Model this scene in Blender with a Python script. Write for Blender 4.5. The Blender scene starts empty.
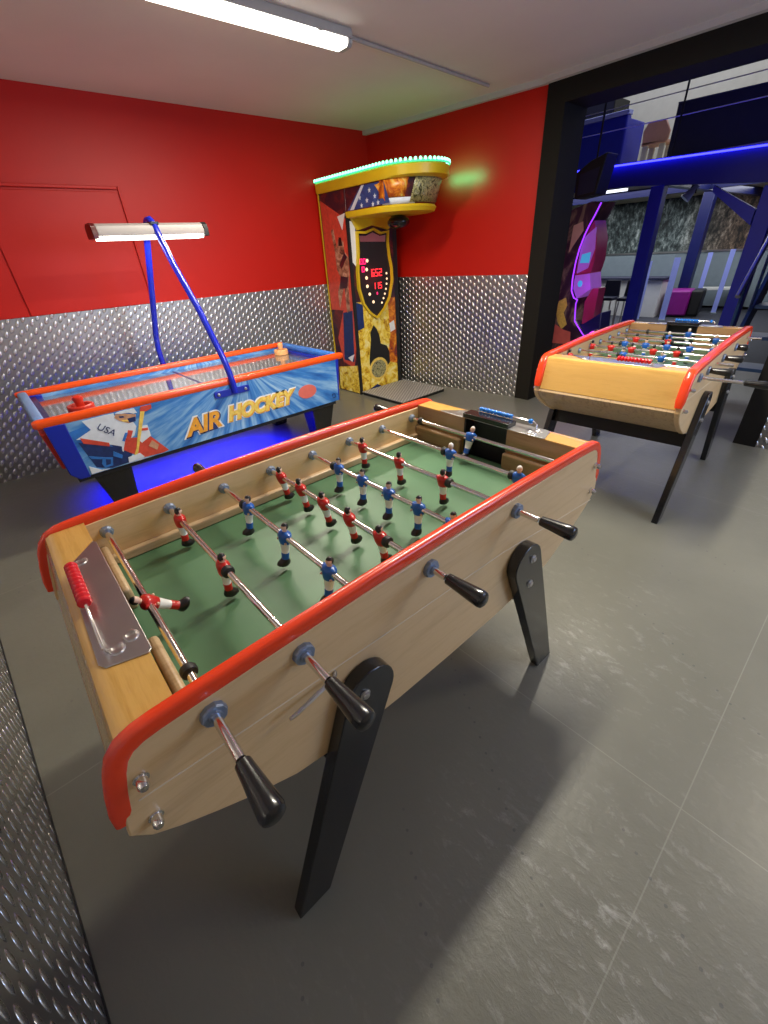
import bpy, bmesh, math, random
from math import sin, cos, pi, radians
from mathutils import Vector, Matrix
random.seed(7)
sc = bpy.context.scene
COL = sc.collection

# ------------------------------------------------------------------ camera
CAM_POS = (0.1234, -0.4963, 1.4232)
RX = Vector((0.73902, -0.67139, -0.05550))
DN = Vector((-0.38913, -0.35817, -0.84870))
FW = Vector((0.54993, 0.64880, -0.52595))
cam_d = bpy.data.cameras.new('camera')
cam_d.sensor_fit = 'VERTICAL'
cam_d.sensor_height = 36.0
cam_d.lens = 36.0 * 419.63 / 1024.0
cam_d.clip_start = 0.02
cam = bpy.data.objects.new('camera', cam_d)
COL.objects.link(cam)
m3 = Matrix((RX, -DN, -FW)).transposed()
cam.matrix_world = Matrix.Translation(CAM_POS) @ m3.to_4x4()
sc.camera = cam

# ------------------------------------------------------------------ world, exposure
sc.view_settings.view_transform = 'Standard'
sc.view_settings.look = 'None'
sc.view_settings.gamma = 1.0
sc.view_settings.use_curve_mapping = False
sc.view_settings.exposure = 0.0
w = bpy.data.worlds.new('world')
sc.world = w
w.use_nodes = True
w.node_tree.nodes['Background'].inputs[0].default_value = (0.10, 0.11, 0.14, 1)
w.node_tree.nodes['Background'].inputs[1].default_value = 0.25

TUBE_W = 40.0        # watts of each ceiling tube
FILL_W = 44.0         # cool fill light at the added, unseen window
HALL_BLUE = 8.0

def area(name, loc, size, watts, color, rot=(0, 0, 0), spread=180):
    d = bpy.data.lights.new(name, 'AREA')
    d.shape = 'RECTANGLE'
    d.size, d.size_y = size
    d.energy = watts
    d.color = color
    d.spread = radians(spread)
    o = bpy.data.objects.new(name, d)
    o.location = loc
    o.rotation_euler = rot
    COL.objects.link(o)
    return o

def point(name, loc, watts, color, r=0.05):
    d = bpy.data.lights.new(name, 'POINT')
    d.energy = watts
    d.color = color
    d.shadow_soft_size = r
    o = bpy.data.objects.new(name, d)
    o.location = loc
    COL.objects.link(o)
    return o

# ------------------------------------------------------------------ materials
class N:
    """small node-graph helper"""
    def __init__(s, name):
        s.m = bpy.data.materials.new(name)
        s.m.use_nodes = True
        s.t = s.m.node_tree
        s.b = s.t.nodes['Principled BSDF']
    def node(s, ty, **kw):
        n = s.t.nodes.new(ty)
        for k, v in kw.items():
            setattr(n, k, v)
        return n
    def link(s, a, b):
        s.t.links.new(a, b)
    def val(s, x, sock):
        if hasattr(x, 'is_output') or isinstance(x, bpy.types.NodeSocket):
            s.link(x, sock)
        else:
            sock.default_value = x
    def math(s, op, a, b=0.0, c=0.0):
        n = s.node('ShaderNodeMath', operation=op)
        s.val(a, n.inputs[0]); s.val(b, n.inputs[1]); s.val(c, n.inputs[2])
        return n.outputs[0]
    def obj(s):
        return s.node('ShaderNodeTexCoord').outputs['Object']
    def xyz(s, v):
        n = s.node('ShaderNodeSeparateXYZ'); s.link(v, n.inputs[0]); return n.outputs
    def mapv(s, v, scale=(1, 1, 1), rot=(0, 0, 0), loc=(0, 0, 0)):
        n = s.node('ShaderNodeMapping'); s.link(v, n.inputs[0])
        n.inputs['Scale'].default_value = scale
        n.inputs['Rotation'].default_value = rot
        n.inputs['Location'].default_value = loc
        return n.outputs[0]
    def noise(s, v, scale, detail=4, rough=0.55, dist=0.0):
        n = s.node('ShaderNodeTexNoise'); s.link(v, n.inputs['Vector'])
        n.inputs['Scale'].default_value = scale
        n.inputs['Detail'].default_value = detail
        n.inputs['Roughness'].default_value = rough
        n.inputs['Distortion'].default_value = dist
        return n.outputs[0]
    def ramp(s, f, stops, interp='LINEAR'):
        n = s.node('ShaderNodeValToRGB'); s.link(f, n.inputs[0])
        cr = n.color_ramp
        cr.interpolation = interp
        while len(cr.elements) < len(stops):
            cr.elements.new(0.5)
        for e, (p, c) in zip(cr.elements, stops):
            e.position = p
            e.color = (c, c, c, 1) if not hasattr(c, '__len__') else (*c[:3], 1)
        return n.outputs[0]
    def bump(s, h, dist=0.002, strength=1.0):
        n = s.node('ShaderNodeBump'); s.link(h, n.inputs['Height'])
        n.inputs['Distance'].default_value = dist
        n.inputs['Strength'].default_value = strength
        s.link(n.outputs[0], s.b.inputs['Normal'])
    def mix(s, f, a, b):
        n = s.node('ShaderNodeMix', data_type='RGBA')
        s.val(f, n.inputs[0])
        for x, k in ((a, 6), (b, 7)):
            if isinstance(x, bpy.types.NodeSocket):
                s.link(x, n.inputs[k])
            else:
                n.inputs[k].default_value = (*x[:3], 1)
        return n.outputs[2]

def mat(name, col, rough=0.5, metal=0.0, emit=None, estr=0.0, var=0.06, vscale=9.0, coat=0.0, alpha=1.0, trans=0.0, spec=0.5):
    n = N(name)
    b = n.b
    b.inputs['Roughness'].default_value = rough
    b.inputs['Metallic'].default_value = metal
    b.inputs['Coat Weight'].default_value = coat
    b.inputs['Specular IOR Level'].default_value = spec
    b.inputs['Alpha'].default_value = alpha
    b.inputs['Transmission Weight'].default_value = trans
    if var:
        f = n.noise(n.obj(), vscale, 3)
        lo = tuple(c * (1 - var) for c in col); hi = tuple(min(1, c * (1 + var)) for c in col)
        n.link(n.ramp(f, [(0.3, lo), (0.7, hi)]), b.inputs['Base Color'])
    else:
        b.inputs['Base Color'].default_value = (*col, 1)
    if emit:
        b.inputs['Emission Color'].default_value = (*emit, 1)
        b.inputs['Emission Strength'].default_value = estr
    return n.m

def wood(name, dark, light, rough=0.35, axis='x', scale=1.0, coat=0.2):
    n = N(name)
    s = {'x': (1.2, 16, 16), 'y': (16, 1.2, 16), 'z': (16, 16, 1.2)}[axis]
    v = n.mapv(n.obj(), tuple(k * scale for k in s))
    f1 = n.noise(v, 2.0, 6, 0.6, 0.6)
    v2 = n.mapv(n.obj(), tuple(k * scale * 6 for k in s))
    f2 = n.noise(v2, 3.0, 4, 0.6, 0.2)
    f = n.math('ADD', n.math('MULTIPLY', f1, 0.7), n.math('MULTIPLY', f2, 0.3))
    n.link(n.ramp(f, [(0.33, dark), (0.52, light), (0.7, tuple(0.5 * (a + b) for a, b in zip(dark, light)))]), n.b.inputs['Base Color'])
    n.b.inputs['Roughness'].default_value = rough
    n.b.inputs['Coat Weight'].default_value = coat
    n.b.inputs['Coat Roughness'].default_value = 0.2
    n.bump(f2, 0.0004, 0.4)
    return n.m

def tread(name, ax, pu=0.092, pv=0.062, A=0.026, B=0.0120, base=(0.52, 0.51, 0.49), rough=0.30, metal=0.9, deep=0.008):
    """raised lens pattern of aluminium tread plate on the plane spanned by two object axes"""
    n = N(name)
    o = n.xyz(n.obj())
    U, V = o[ax[0]], o[ax[1]]
    hs = []
    ca, sa = cos(radians(62)), sin(radians(62))
    for off in (0.0, 0.5):
        fu = n.math('MULTIPLY', n.math('SUBTRACT', n.math('FRACT', n.math('ADD', n.math('DIVIDE', U, pu), off)), 0.5), pu)
        fv = n.math('MULTIPLY', n.math('SUBTRACT', n.math('FRACT', n.math('ADD', n.math('DIVIDE', V, pv), off)), 0.5), pv)
        a = n.math('DIVIDE', n.math('ADD', n.math('MULTIPLY', fu, ca), n.math('MULTIPLY', fv, sa)), A)
        b = n.math('DIVIDE', n.math('SUBTRACT', n.math('MULTIPLY', fu, sa), n.math('MULTIPLY', fv, ca)), B)
        h = n.math('SUBTRACT', 1.0, n.math('ADD', n.math('POWER', n.math('ABSOLUTE', a), 2.0), n.math('POWER', n.math('ABSOLUTE', b), 2.0)))
        hs.append(n.math('MAXIMUM', h, 0.0))
    H = n.math('MAXIMUM', hs[0], hs[1])
    Hs = n.math('POWER', H, 0.6)
    f = n.noise(n.obj(), 2.3, 3)
    fine = n.noise(n.obj(), 180, 2)
    n.link(n.mix(n.math('POWER', H, 0.5), n.mix(f, tuple(c * 0.66 for c in base), tuple(c * 0.80 for c in base)), (0.86, 0.85, 0.82)), n.b.inputs['Base Color'])
    n.b.inputs['Metallic'].default_value = metal
    r = n.math('ADD', rough, n.math('MULTIPLY', fine, 0.10))
    n.link(n.math('SUBTRACT', r, n.math('MULTIPLY', H, 0.12)), n.b.inputs['Roughness'])
    n.bump(Hs, deep, 1.0)
    return n.m

def wallpaint(name, col, rough=0.42, spec=0.4, bump=0.0008):
    n = N(name)
    f = n.noise(n.obj(), 1.3, 4)
    n.link(n.ramp(f, [(0.3, tuple(c * 0.93 for c in col)), (0.7, col)]), n.b.inputs['Base Color'])
    n.b.inputs['Roughness'].default_value = rough
    n.b.inputs['Specular IOR Level'].default_value = spec
    n.bump(n.noise(n.obj(), 60, 3), bump, 0.5)
    return n.m

def floor_mat():
    n = N('grey_vinyl_floor')
    o = n.obj()
    f = n.noise(o, 1.1, 5, 0.6)
    fine = n.noise(o, 40, 3, 0.6)
    c = n.ramp(f, [(0.3, (0.136, 0.134, 0.108)), (0.7, (0.174, 0.171, 0.138))])
    # worn glossier streaks; lamp glints painted in as lighter colour, strongest in two patches
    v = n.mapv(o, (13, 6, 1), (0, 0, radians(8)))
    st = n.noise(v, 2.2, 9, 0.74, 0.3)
    worn_glint = n.ramp(st, [(0.54, 0.0), (0.66, 1.0)])
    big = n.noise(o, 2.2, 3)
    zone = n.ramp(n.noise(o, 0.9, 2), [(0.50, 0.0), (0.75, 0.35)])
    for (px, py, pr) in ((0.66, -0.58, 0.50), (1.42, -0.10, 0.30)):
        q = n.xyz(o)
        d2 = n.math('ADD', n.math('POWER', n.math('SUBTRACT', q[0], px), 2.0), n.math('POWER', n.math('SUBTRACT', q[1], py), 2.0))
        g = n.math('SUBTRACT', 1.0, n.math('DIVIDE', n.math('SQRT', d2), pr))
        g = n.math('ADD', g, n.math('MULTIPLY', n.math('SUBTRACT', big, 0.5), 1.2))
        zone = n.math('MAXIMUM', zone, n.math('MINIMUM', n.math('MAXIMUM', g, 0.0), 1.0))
    wz = n.math('MULTIPLY', worn_glint, zone)
    # small raised studs
    x = n.xyz(n.mapv(o, (1, 1, 1), (0, 0, radians(33))))
    du = n.math('SUBTRACT', n.math('FRACT', n.math('DIVIDE', x[0], 0.30)), 0.5)
    dv = n.math('SUBTRACT', n.math('FRACT', n.math('DIVIDE', x[1], 0.055)), 0.5)
    r2 = n.math('ADD', n.math('POWER', n.math('MULTIPLY', du, 0.30), 2.0), n.math('POWER', n.math('MULTIPLY', dv, 0.055), 2.0))
    dot = n.math('LESS_THAN', r2, 0.0042 ** 2)
    dotz = n.math('MULTIPLY', dot, n.ramp(n.noise(o, 1.7, 1), [(0.50, 0.0), (0.56, 1.0)]))
    # sheet seams
    y = n.xyz(o)
    s1 = n.math('LESS_THAN', n.math('ABSOLUTE', n.math('SUBTRACT', n.math('FRACT', n.math('DIVIDE', n.math('SUBTRACT', y[0], 1.096), 2.0)), 0.0)), 0.0018)
    s2 = n.math('LESS_THAN', n.math('ABSOLUTE', n.math('SUBTRACT', n.math('FRACT', n.math('DIVIDE', n.math('ADD', y[1], 0.595), 1.37)), 0.0)), 0.0026)
    seam = n.math('MAXIMUM', s1, s2)
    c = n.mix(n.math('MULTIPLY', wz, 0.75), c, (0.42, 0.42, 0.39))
    c = n.mix(n.math('MULTIPLY', seam, 0.5), c, (0.27, 0.27, 0.23))
    c = n.mix(n.math('MULTIPLY', dotz, 0.5), c, (0.06, 0.06, 0.07))
    n.link(c, n.b.inputs['Base Color'])
    r = n.math('ADD', 0.27, n.math('MULTIPLY', fine, 0.10))
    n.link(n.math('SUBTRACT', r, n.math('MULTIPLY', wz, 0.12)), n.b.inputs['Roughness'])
    n.b.inputs['Specular IOR Level'].default_value = 0.5
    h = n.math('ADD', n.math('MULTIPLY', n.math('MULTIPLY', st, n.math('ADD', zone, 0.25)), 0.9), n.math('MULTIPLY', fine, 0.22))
    n.bump(h, 0.0055, 0.6)
    return n.m

M = {}
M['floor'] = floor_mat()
M['ceiling'] = wallpaint('ceiling_paint', (0.74, 0.66, 0.62), 0.8)
M['red'] = wallpaint('red_wall_paint', (0.54, 0.010, 0.0025), 0.45, 0.28)
M['dark'] = wallpaint('dark_frame_paint', (0.016, 0.014, 0.011), 0.7, 0.12)
M['offwhite'] = wallpaint('cornice_paint', (0.55, 0.50, 0.46), 0.7)
M['tread_yz'] = tread('tread_plate_side', (1, 2))
M['tread_near'] = tread('tread_plate_near', (1, 2), A=0.027, B=0.0140, rough=0.26, deep=0.016)
M['tread_xz'] = tread('tread_plate_back', (0, 2), rough=0.34, deep=0.0045)
M['tread_xy'] = tread('tread_plate_flat', (0, 1), 0.056, 0.038, 0.014, 0.006, (0.42, 0.41, 0.39), 0.5, 0.25)
M['beech'] = wood('beech_panel', (0.60, 0.385, 0.175), (0.70, 0.475, 0.235), 0.34, 'x')
M['beech_y'] = wood('beech_edge', (0.30, 0.19, 0.09), (0.50, 0.35, 0.19), 0.45, 'z', 1.5)
M['groove'] = mat('pale_groove', (0.74, 0.60, 0.42), 0.4)
M['inner'] = wood('inner_wood', (0.42, 0.28, 0.15), (0.56, 0.40, 0.235), 0.4, 'x')
M['varnish'] = wood('varnished_end', (0.50, 0.27, 0.062), (0.64, 0.37, 0.10), 0.22, 'y', 0.8, 0.5)
M['brownwood'] = wood('end_inner_wood', (0.22, 0.12, 0.05), (0.34, 0.20, 0.09), 0.4, 'y')
M['red_rail'] = mat('red_rail_plastic', (0.82, 0.052, 0.010), 0.26, var=0.04, coat=0.3)
M['field'] = mat('green_linoleum', (0.085, 0.185, 0.095), 0.42, var=0.12, vscale=5)
M['chrome'] = mat('chrome_rod', (0.78, 0.76, 0.74), 0.14, 1.0, var=0.02)
M['steel'] = mat('brushed_steel', (0.55, 0.54, 0.53), 0.32, 1.0, var=0.05)
M['bushing'] = mat('blue_grey_bushing', (0.24, 0.29, 0.38), 0.35, 0.5, var=0.05)
M['black'] = mat('black_gloss', (0.010, 0.010, 0.011), 0.22, var=0.1, coat=0.3)
M['blackmat'] = mat('black_matt', (0.008, 0.008, 0.009), 0.6, var=0.1)
M['rubber'] = mat('black_rubber', (0.012, 0.012, 0.012), 0.55, var=0.1)
M['skin'] = mat('figure_skin', (0.74, 0.50, 0.36), 0.35, var=0.02)
M['hair'] = mat('figure_hair', (0.010, 0.008, 0.008), 0.35, var=0.02)
M['hair2'] = mat('figure_pale_hair', (0.75, 0.72, 0.68), 0.35, var=0.02)
M['fred'] = mat('figure_red', (0.50, 0.014, 0.010), 0.28, var=0.04)
M['fblue'] = mat('figure_blue', (0.012, 0.10, 0.42), 0.28, var=0.04)
M['fwhite'] = mat('figure_white', (0.80, 0.79, 0.76), 0.3, var=0.02)
M['bead_red'] = mat('bead_red', (0.62, 0.012, 0.018), 0.2, var=0.03)
M['bead_blue'] = mat('bead_blue', (0.02, 0.22, 0.75), 0.2, var=0.03)
M['orange'] = mat('orange_red_rail', (0.90, 0.085, 0.006), 0.28, var=0.03, coat=0.3)
M['blue'] = mat('deep_blue_plastic', (0.010, 0.025, 0.38), 0.3, var=0.04)
M['blue_tube'] = mat('blue_tube_paint', (0.008, 0.020, 0.50), 0.25, var=0.03, coat=0.4)
M['skyblue'] = mat('pale_blue_rail', (0.16, 0.30, 0.58), 0.3, var=0.03)
M['navy'] = mat('navy_frame', (0.006, 0.010, 0.10), 0.35, var=0.05)
M['playtop'] = mat('air_hockey_surface', (0.46, 0.46, 0.46), 0.10, 0.85, var=0.05)
M['yellow'] = mat('yellow_plastic', (0.72, 0.50, 0.015), 0.35, var=0.04)
M['white'] = mat('white_print', (0.85, 0.85, 0.83), 0.4, var=0.03)
M['gold'] = mat('gold_print', (0.80, 0.36, 0.035), 0.35, var=0.15, vscale=40)
M['goldlight'] = mat('gold_light_print', (0.85, 0.60, 0.12), 0.35, var=0.15, vscale=40)
M['pred'] = mat('print_red', (0.62, 0.07, 0.04), 0.4, var=0.15, vscale=30)
M['pnavy'] = mat('print_navy', (0.012, 0.03, 0.13), 0.4, var=0.25, vscale=30)
M['pblue'] = mat('print_blue', (0.03, 0.17, 0.55), 0.4, var=0.15, vscale=20)
M['pskin'] = mat('print_skin', (0.55, 0.30, 0.18), 0.4, var=0.2, vscale=40)
M['pwhite'] = mat('print_white', (0.70, 0.76, 0.84), 0.4, var=0.08, vscale=25)
M['pink'] = mat('print_pink', (0.75, 0.16, 0.12), 0.4, var=0.1)
M['maroon'] = mat('maroon_cap', (0.09, 0.010, 0.010), 0.3, var=0.05)
M['peach'] = mat('peach_foam', (0.80, 0.40, 0.15), 0.5, var=0.05)
M['malletred'] = mat('mallet_red', (0.60, 0.03, 0.012), 0.35, var=0.05)
M['tube_lamp'] = mat('lit_diffuser', (0.9, 0.9, 0.9), 0.5, emit=(1.0, 0.98, 0.84), estr=6.0, var=0)
M['silver'] = mat('silver_paint', (0.32, 0.29, 0.28), 0.45, 0.0, var=0.03)
M['fixture'] = mat('fixture_body', (0.42, 0.40, 0.38), 0.45, var=0.03)
M['conduit'] = mat('conduit_paint', (0.42, 0.37, 0.34), 0.6, var=0.04)
M['led_green'] = mat('green_led', (0.1, 0.6, 0.3), 0.4, emit=(0.03, 0.75, 0.30), estr=1.2, var=0)
M['led_blue'] = mat('blue_led', (0.02, 0.02, 0.5), 0.4, emit=(0.035, 0.035, 1.0), estr=6.0, var=0)
M['led_red'] = mat('red_led', (0.3, 0.0, 0.0), 0.4, emit=(1.0, 0.03, 0.04), estr=2.2, var=0)
M['led_pink'] = mat('pink_led', (0.3, 0.0, 0.1), 0.4, emit=(1.0, 0.02, 0.14), estr=2.0, var=0)
M['bulb'] = mat('cream_bulb', (0.8, 0.6, 0.4), 0.4, emit=(1.0, 0.72, 0.42), estr=1.1, var=0)
M['neon'] = mat('violet_neon', (0.3, 0.05, 0.6), 0.4, emit=(0.28, 0.03, 1.0), estr=2.0, var=0)
M['neon_pink'] = mat('magenta_neon', (0.5, 0.05, 0.5), 0.4, emit=(0.95, 0.08, 0.9), estr=1.6, var=0)

# ------------------------------------------------------------------ mesh helpers
class MB:
    def __init__(s):
        s.bm = bmesh.new()
    def _f(s, vs, m):
        try:
            f = s.bm.faces.new(vs)
            f.material_index = m
            return f
        except ValueError:
            return None
    def box(s, x0, x1, y0, y1, z0, z1, m=0):
        v = [s.bm.verts.new(p) for p in ((x0, y0, z0), (x1, y0, z0), (x1, y1, z0), (x0, y1, z0), (x0, y0, z1), (x1, y0, z1), (x1, y1, z1), (x0, y1, z1))]
        for q in ((3, 2, 1, 0), (4, 5, 6, 7), (0, 1, 5, 4), (1, 2, 6, 5), (2, 3, 7, 6), (3, 0, 4, 7)):
            s._f([v[i] for i in q], m)
        return s
    def obox(s, c, sx, sy, sz, rot=Matrix(), m=0):
        ps = [(i * sx / 2, j * sy / 2, k * sz / 2) for k in (-1, 1) for i, j in ((-1, -1), (1, -1), (1, 1), (-1, 1))]
        v = [s.bm.verts.new(rot @ Vector(p) + Vector(c)) for p in ps]
        for q in ((3, 2, 1, 0), (4, 5, 6, 7), (0, 1, 5, 4), (1, 2, 6, 5), (2, 3, 7, 6), (3, 0, 4, 7)):
            s._f([v[i] for i in q], m)
        return s
    def prism(s, pts, axis, a0, a1, m=0):
        def P(p, a):
            return {'y': (p[0], a, p[1]), 'x': (a, p[0], p[1]), 'z': (p[0], p[1], a)}[axis]
        A = [s.bm.verts.new(P(p, a0)) for p in pts]
        B = [s.bm.verts.new(P(p, a1)) for p in pts]
        s._f(A, m); s._f(B[::-1], m)
        n = len(pts)
        for i in range(n):
            j = (i + 1) % n
            s._f([A[i], A[j], B[j], B[i]], m)
        return s
    def rings(s, rs, m=0, close=True, caps=True, mats=None):
        R = [[s.bm.verts.new(p) for p in r] for r in rs]
        n = len(R[0])
        for k in range(len(R) - 1):
            for i in range(n):
                j = (i + 1) % n
                if j == 0 and not close:
                    continue
                s._f([R[k][i], R[k][j], R[k + 1][j], R[k + 1][i]], mats[k] if mats else m)
        if caps:
            s._f(R[0][::-1], mats[0] if mats else m); s._f(R[-1], mats[-1] if mats else m)
        return s
    def tube(s, pts, r, n=12, m=0, caps=True):
        pts = [Vector(p) for p in pts]
        rad = r if hasattr(r, '__len__') else [r] * len(pts)
        rs = []
        prev = None
        for i, p in enumerate(pts):
            t = (pts[min(i + 1, len(pts) - 1)] - pts[max(i - 1, 0)]).normalized()
            if prev is None:
                up = Vector((0, 0, 1)) if abs(t.z) < 0.9 else Vector((1, 0, 0))
                a = t.cross(up).normalized()
            else:
                a = (prev - t * prev.dot(t)).normalized()
            prev = a
            b = t.cross(a)
            rs.append([p + (a * cos(2 * pi * k / n) + b * sin(2 * pi * k / n)) * rad[i] for k in range(n)])
        return s.rings(rs, m, True, caps)
    def ell(s, c, rx, ry, rz, m=0, nu=12, nv=8, matf=None, rot=None):
        c = Vector(c)
        rs = []
        for k in range(1, nv):
            th = pi * k / nv
            ring = []
            for i in range(nu):
                ph = 2 * pi * i / nu
                p = Vector((rx * sin(th) * cos(ph), ry * sin(th) * sin(ph), -rz * cos(th)))
                if rot is not None:
                    p = rot @ p
                ring.append(c + p)
            rs.append(ring)
        n0 = len(s.bm.faces)
        s.rings(rs, m)
        if matf:
            s.bm.faces.ensure_lookup_table()
            for f in list(s.bm.faces)[n0:]:
                f.material_index = matf(f.calc_center_median() - c)
        return s
    def build(s, name, mats, parent=None, bevel=0.0, seg=2, ang=35, label=None):
        bmesh.ops.recalc_face_normals(s.bm, faces=s.bm.faces[:])
        me = bpy.data.meshes.new(name)
        s.bm.to_mesh(me)
        s.bm.free()
        for q in (mats if isinstance(mats, (list, tuple)) else [mats]):
            me.materials.append(M[q] if isinstance(q, str) else q)
        for p in me.polygons:
            p.use_smooth = True
        me.set_sharp_from_angle(angle=radians(ang))
        o = bpy.data.objects.new(name, me)
        COL.objects.link(o)
        if parent:
            o.parent = parent
        if bevel:
            b = o.modifiers.new('bevel', 'BEVEL')
            b.width = bevel; b.segments = seg; b.limit_method = 'ANGLE'; b.angle_limit = radians(40)
        if label:
            o['label'] = label
        return o

def thing(name, label, cat, loc=(0, 0, 0), rz=0.0, group=None):
    o = bpy.data.objects.new(name, None)
    o.location = loc
    o.rotation_euler = (0, 0, rz)
    o.empty_display_size = 0.1
    COL.objects.link(o)
    return tag(o, label, cat, group)

def tag(o, label, cat, group=None):
    o['label'] = label
    o['category'] = cat
    if group:
        o['group'] = group
    return o

def struct(o):
    o['kind'] = 'structure'
    return o

def copy_tree(o, parent=None):
    c = o.copy()
    COL.objects.link(c)
    if parent:
        c.parent = parent
    for ch in list(o.children):
        copy_tree(ch, c)
    return c

def text_obj(name, txt, size, mtx, m, parent, extrude=0.001, shear=0.0, sx=1.0, offset=0.0):
    """flat lettering turned into a mesh; mtx maps text plane to parent space"""
    cu = bpy.data.curves.new(name, 'FONT')
    cu.body = txt
    cu.size = size
    cu.extrude = extrude
    cu.shear = shear
    cu.offset = offset
    cu.align_x = 'CENTER'; cu.align_y = 'CENTER'
    tmp = bpy.data.objects.new('tmp_text', cu)
    COL.objects.link(tmp)
    dg = bpy.context.evaluated_depsgraph_get()
    me = bpy.data.meshes.new_from_object(tmp.evaluated_get(dg))
    bpy.data.objects.remove(tmp)
    me.transform(mtx @ Matrix.Diagonal((sx, 1, 1, 1)))
    me.materials.clear()
    me.materials.append(M[m])
    me.name = name
    o = bpy.data.objects.new(name, me)
    COL.objects.link(o)
    o.parent = parent
    return o

def decals(name, polys, axis, at, sign, mats, parent, step=0.0006, base=0.0012):
    """printed shapes: each (pts, material index), stacked in tiny steps off a flat panel"""
    mb = MB()
    for k, (pts, mi) in enumerate(polys):
        mb.prism(pts, axis, at, at + sign * (base + step * k), mi)
    return mb.build(name, mats, parent)

# ================================================================== ROOM
XW, YB, ZC = 4.19, 3.885, 2.50
XC = 3.93            # where the slightly turned red wall meets the back wall
YF = -2.3
PB = 1.155           # top of the metal wainscot
def skew(y):         # x of the red right wall at y
    return XW + (XC - XW) * (y - 1.95) / (YB - 1.95)
def leftx(y):
    return -0.258 - 0.058 * y

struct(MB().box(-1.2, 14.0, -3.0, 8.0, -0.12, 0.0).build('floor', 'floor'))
struct(MB().prism([(-0.75, YF - 0.2), (XW + 0.30, YF - 0.2), (XW + 0.30, 1.95), (XW + 0.3, YB + 0.2), (-0.75, YB + 0.2)], 'z', ZC, ZC + 0.12).build('ceiling', 'ceiling'))
struct(MB().box(-0.75, XC + 0.4, YB, YB + 0.15, 0, ZC).build('wall_back', 'red'))
mb = MB()
mb.prism([(XW, 1.95), (XC, YB), (XC + 0.25, YB), (XW + 0.25, 1.95)], 'z', 0, ZC)
struct(mb.build('wall_right', 'red'))
struct(MB().prism([(leftx(YF), YF), (leftx(YB), YB), (leftx(YB) - 0.2, YB), (leftx(YF) - 0.2, YF)], 'z', 0, ZC).build('wall_left', 'offwhite'))
WX0, WX1, WZ0, WZ1 = 1.9, 3.5, 0.95, 2.05
mb = MB()
mb.box(-0.4, WX0, YF - 0.15, YF, 0, ZC).box(WX1, XW + 0.3, YF - 0.15, YF, 0, ZC)
mb.box(WX0, WX1, YF - 0.15, YF, 0, WZ0).box(WX0, WX1, YF - 0.15, YF, WZ1, ZC)
struct(mb.build('wall_front', 'offwhite'))
wn = thing('added_window_1', 'added unseen window in the front wall', 'window')  # added out of view, to bring cool light from the front
del wn['label'], wn['category']
struct(wn)
mb = MB()
for a, b, c, d in ((WX0, WX1, WZ0, WZ0 + 0.05), (WX0, WX1, WZ1 - 0.05, WZ1), (WX0, WX0 + 0.05, WZ0, WZ1), (WX1 - 0.05, WX1, WZ0, WZ1), (2.675, 2.725, WZ0, WZ1)):
    mb.box(a, b, YF - 0.10, YF - 0.05, c, d)
mb.build('window_frame', 'fixture', wn)
MB().box(WX0 + 0.04, WX1 - 0.04, YF - 0.082, YF - 0.076, WZ0 + 0.04, WZ1 - 0.04).build('pane', mat('window_glass', (0.9, 0.95, 1.0), 0.02, trans=1.0, var=0), wn)
wl = area('window_fill', (2.7, YF - 0.04, 1.5), (1.5, 1.0), FILL_W, (0.38, 0.57, 1.0), (radians(90), 0, 0)); wl.parent = wn  # blue tinted fill light, set just inside the added pane
struct(MB().box(XW, XW + 0.25, YF, -0.13, 0, ZC).build('wall_right_near', 'offwhite'))
# metal wainscot sheets
struct(MB().box(-0.48, XC - 0.004, YB - 0.006, YB, 0.0, PB).build('trim_1', 'tread_xz'))
mb = MB()
y0, y1 = 1.955, YB - 0.006
mb.prism([(skew(y0) - 0.006, y0), (skew(y1) - 0.006, y1), (skew(y1), y1), (skew(y0), y0)], 'z', 0.0, PB + 0.012)
struct(mb.build('trim_2', 'tread_yz'))
mb = MB()
mb.prism([(leftx(YF + 0.01), YF + 0.01), (leftx(YB - 0.01), YB - 0.01), (leftx(YB - 0.01) + 0.006, YB - 0.01), (leftx(YF + 0.01) + 0.006, YF + 0.01)], 'z', 0.0, PB)
struct(mb.build('trim_3', 'tread_near'))
struct(MB().box(XW - 0.006, XW, YF, -0.14, 0.0, PB).build('trim_4', 'tread_yz'))
mb = MB()
mb.prism([(leftx(YF) + 0.006, YF), (leftx(YB) + 0.006, YB), (leftx(YB) + 0.010, YB), (leftx(YF) + 0.010, YF)], 'z', 0.0, 0.005)
struct(mb.build('baseboard_left', 'blackmat'))
# dark frame of the opening to the hall, and its reveal
OY0, OY1, OZ = 0.0, 1.80, 2.33
mb = MB()
mb.box(XW - 0.02, XW + 0.33, OY1, 1.96, 0, ZC)
mb.box(XW - 0.02, XW + 0.33, -0.14, OY0, 0, ZC)
mb.box(XW - 0.02, XW + 0.33, OY0, OY1, OZ, ZC)
struct(mb.build('trim_5', 'dark'))
# cornice along the ceiling of the right wall and back wall
mb = MB()
for a, b in (((XC, YB), (XW, 1.95)), ((XW - 0.02, 1.95), (XW - 0.02, YF))):
    mb.prism([(a[0], a[1]), (b[0], b[1]), (b[0] - 0.05, b[1]), (a[0] - 0.05, a[1])], 'z', ZC - 0.035, ZC)
struct(mb.build('trim_6', 'offwhite'))
# painted-over double hatch in the back wall
mb = MB()
mb.box(-0.3, 0.462, YB - 0.012, YB, PB + 0.002, 1.93)
mb.box(0.474, 1.34, YB - 0.012, YB, PB + 0.002, 1.93)
mb.box(-0.3, 1.345, YB - 0.020, YB, 1.945, 1.965)
mb.box(1.352, 1.368, YB - 0.016, YB, PB + 0.002, 1.965)
struct(mb.build('door_1', 'red', bevel=0.003))

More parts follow.
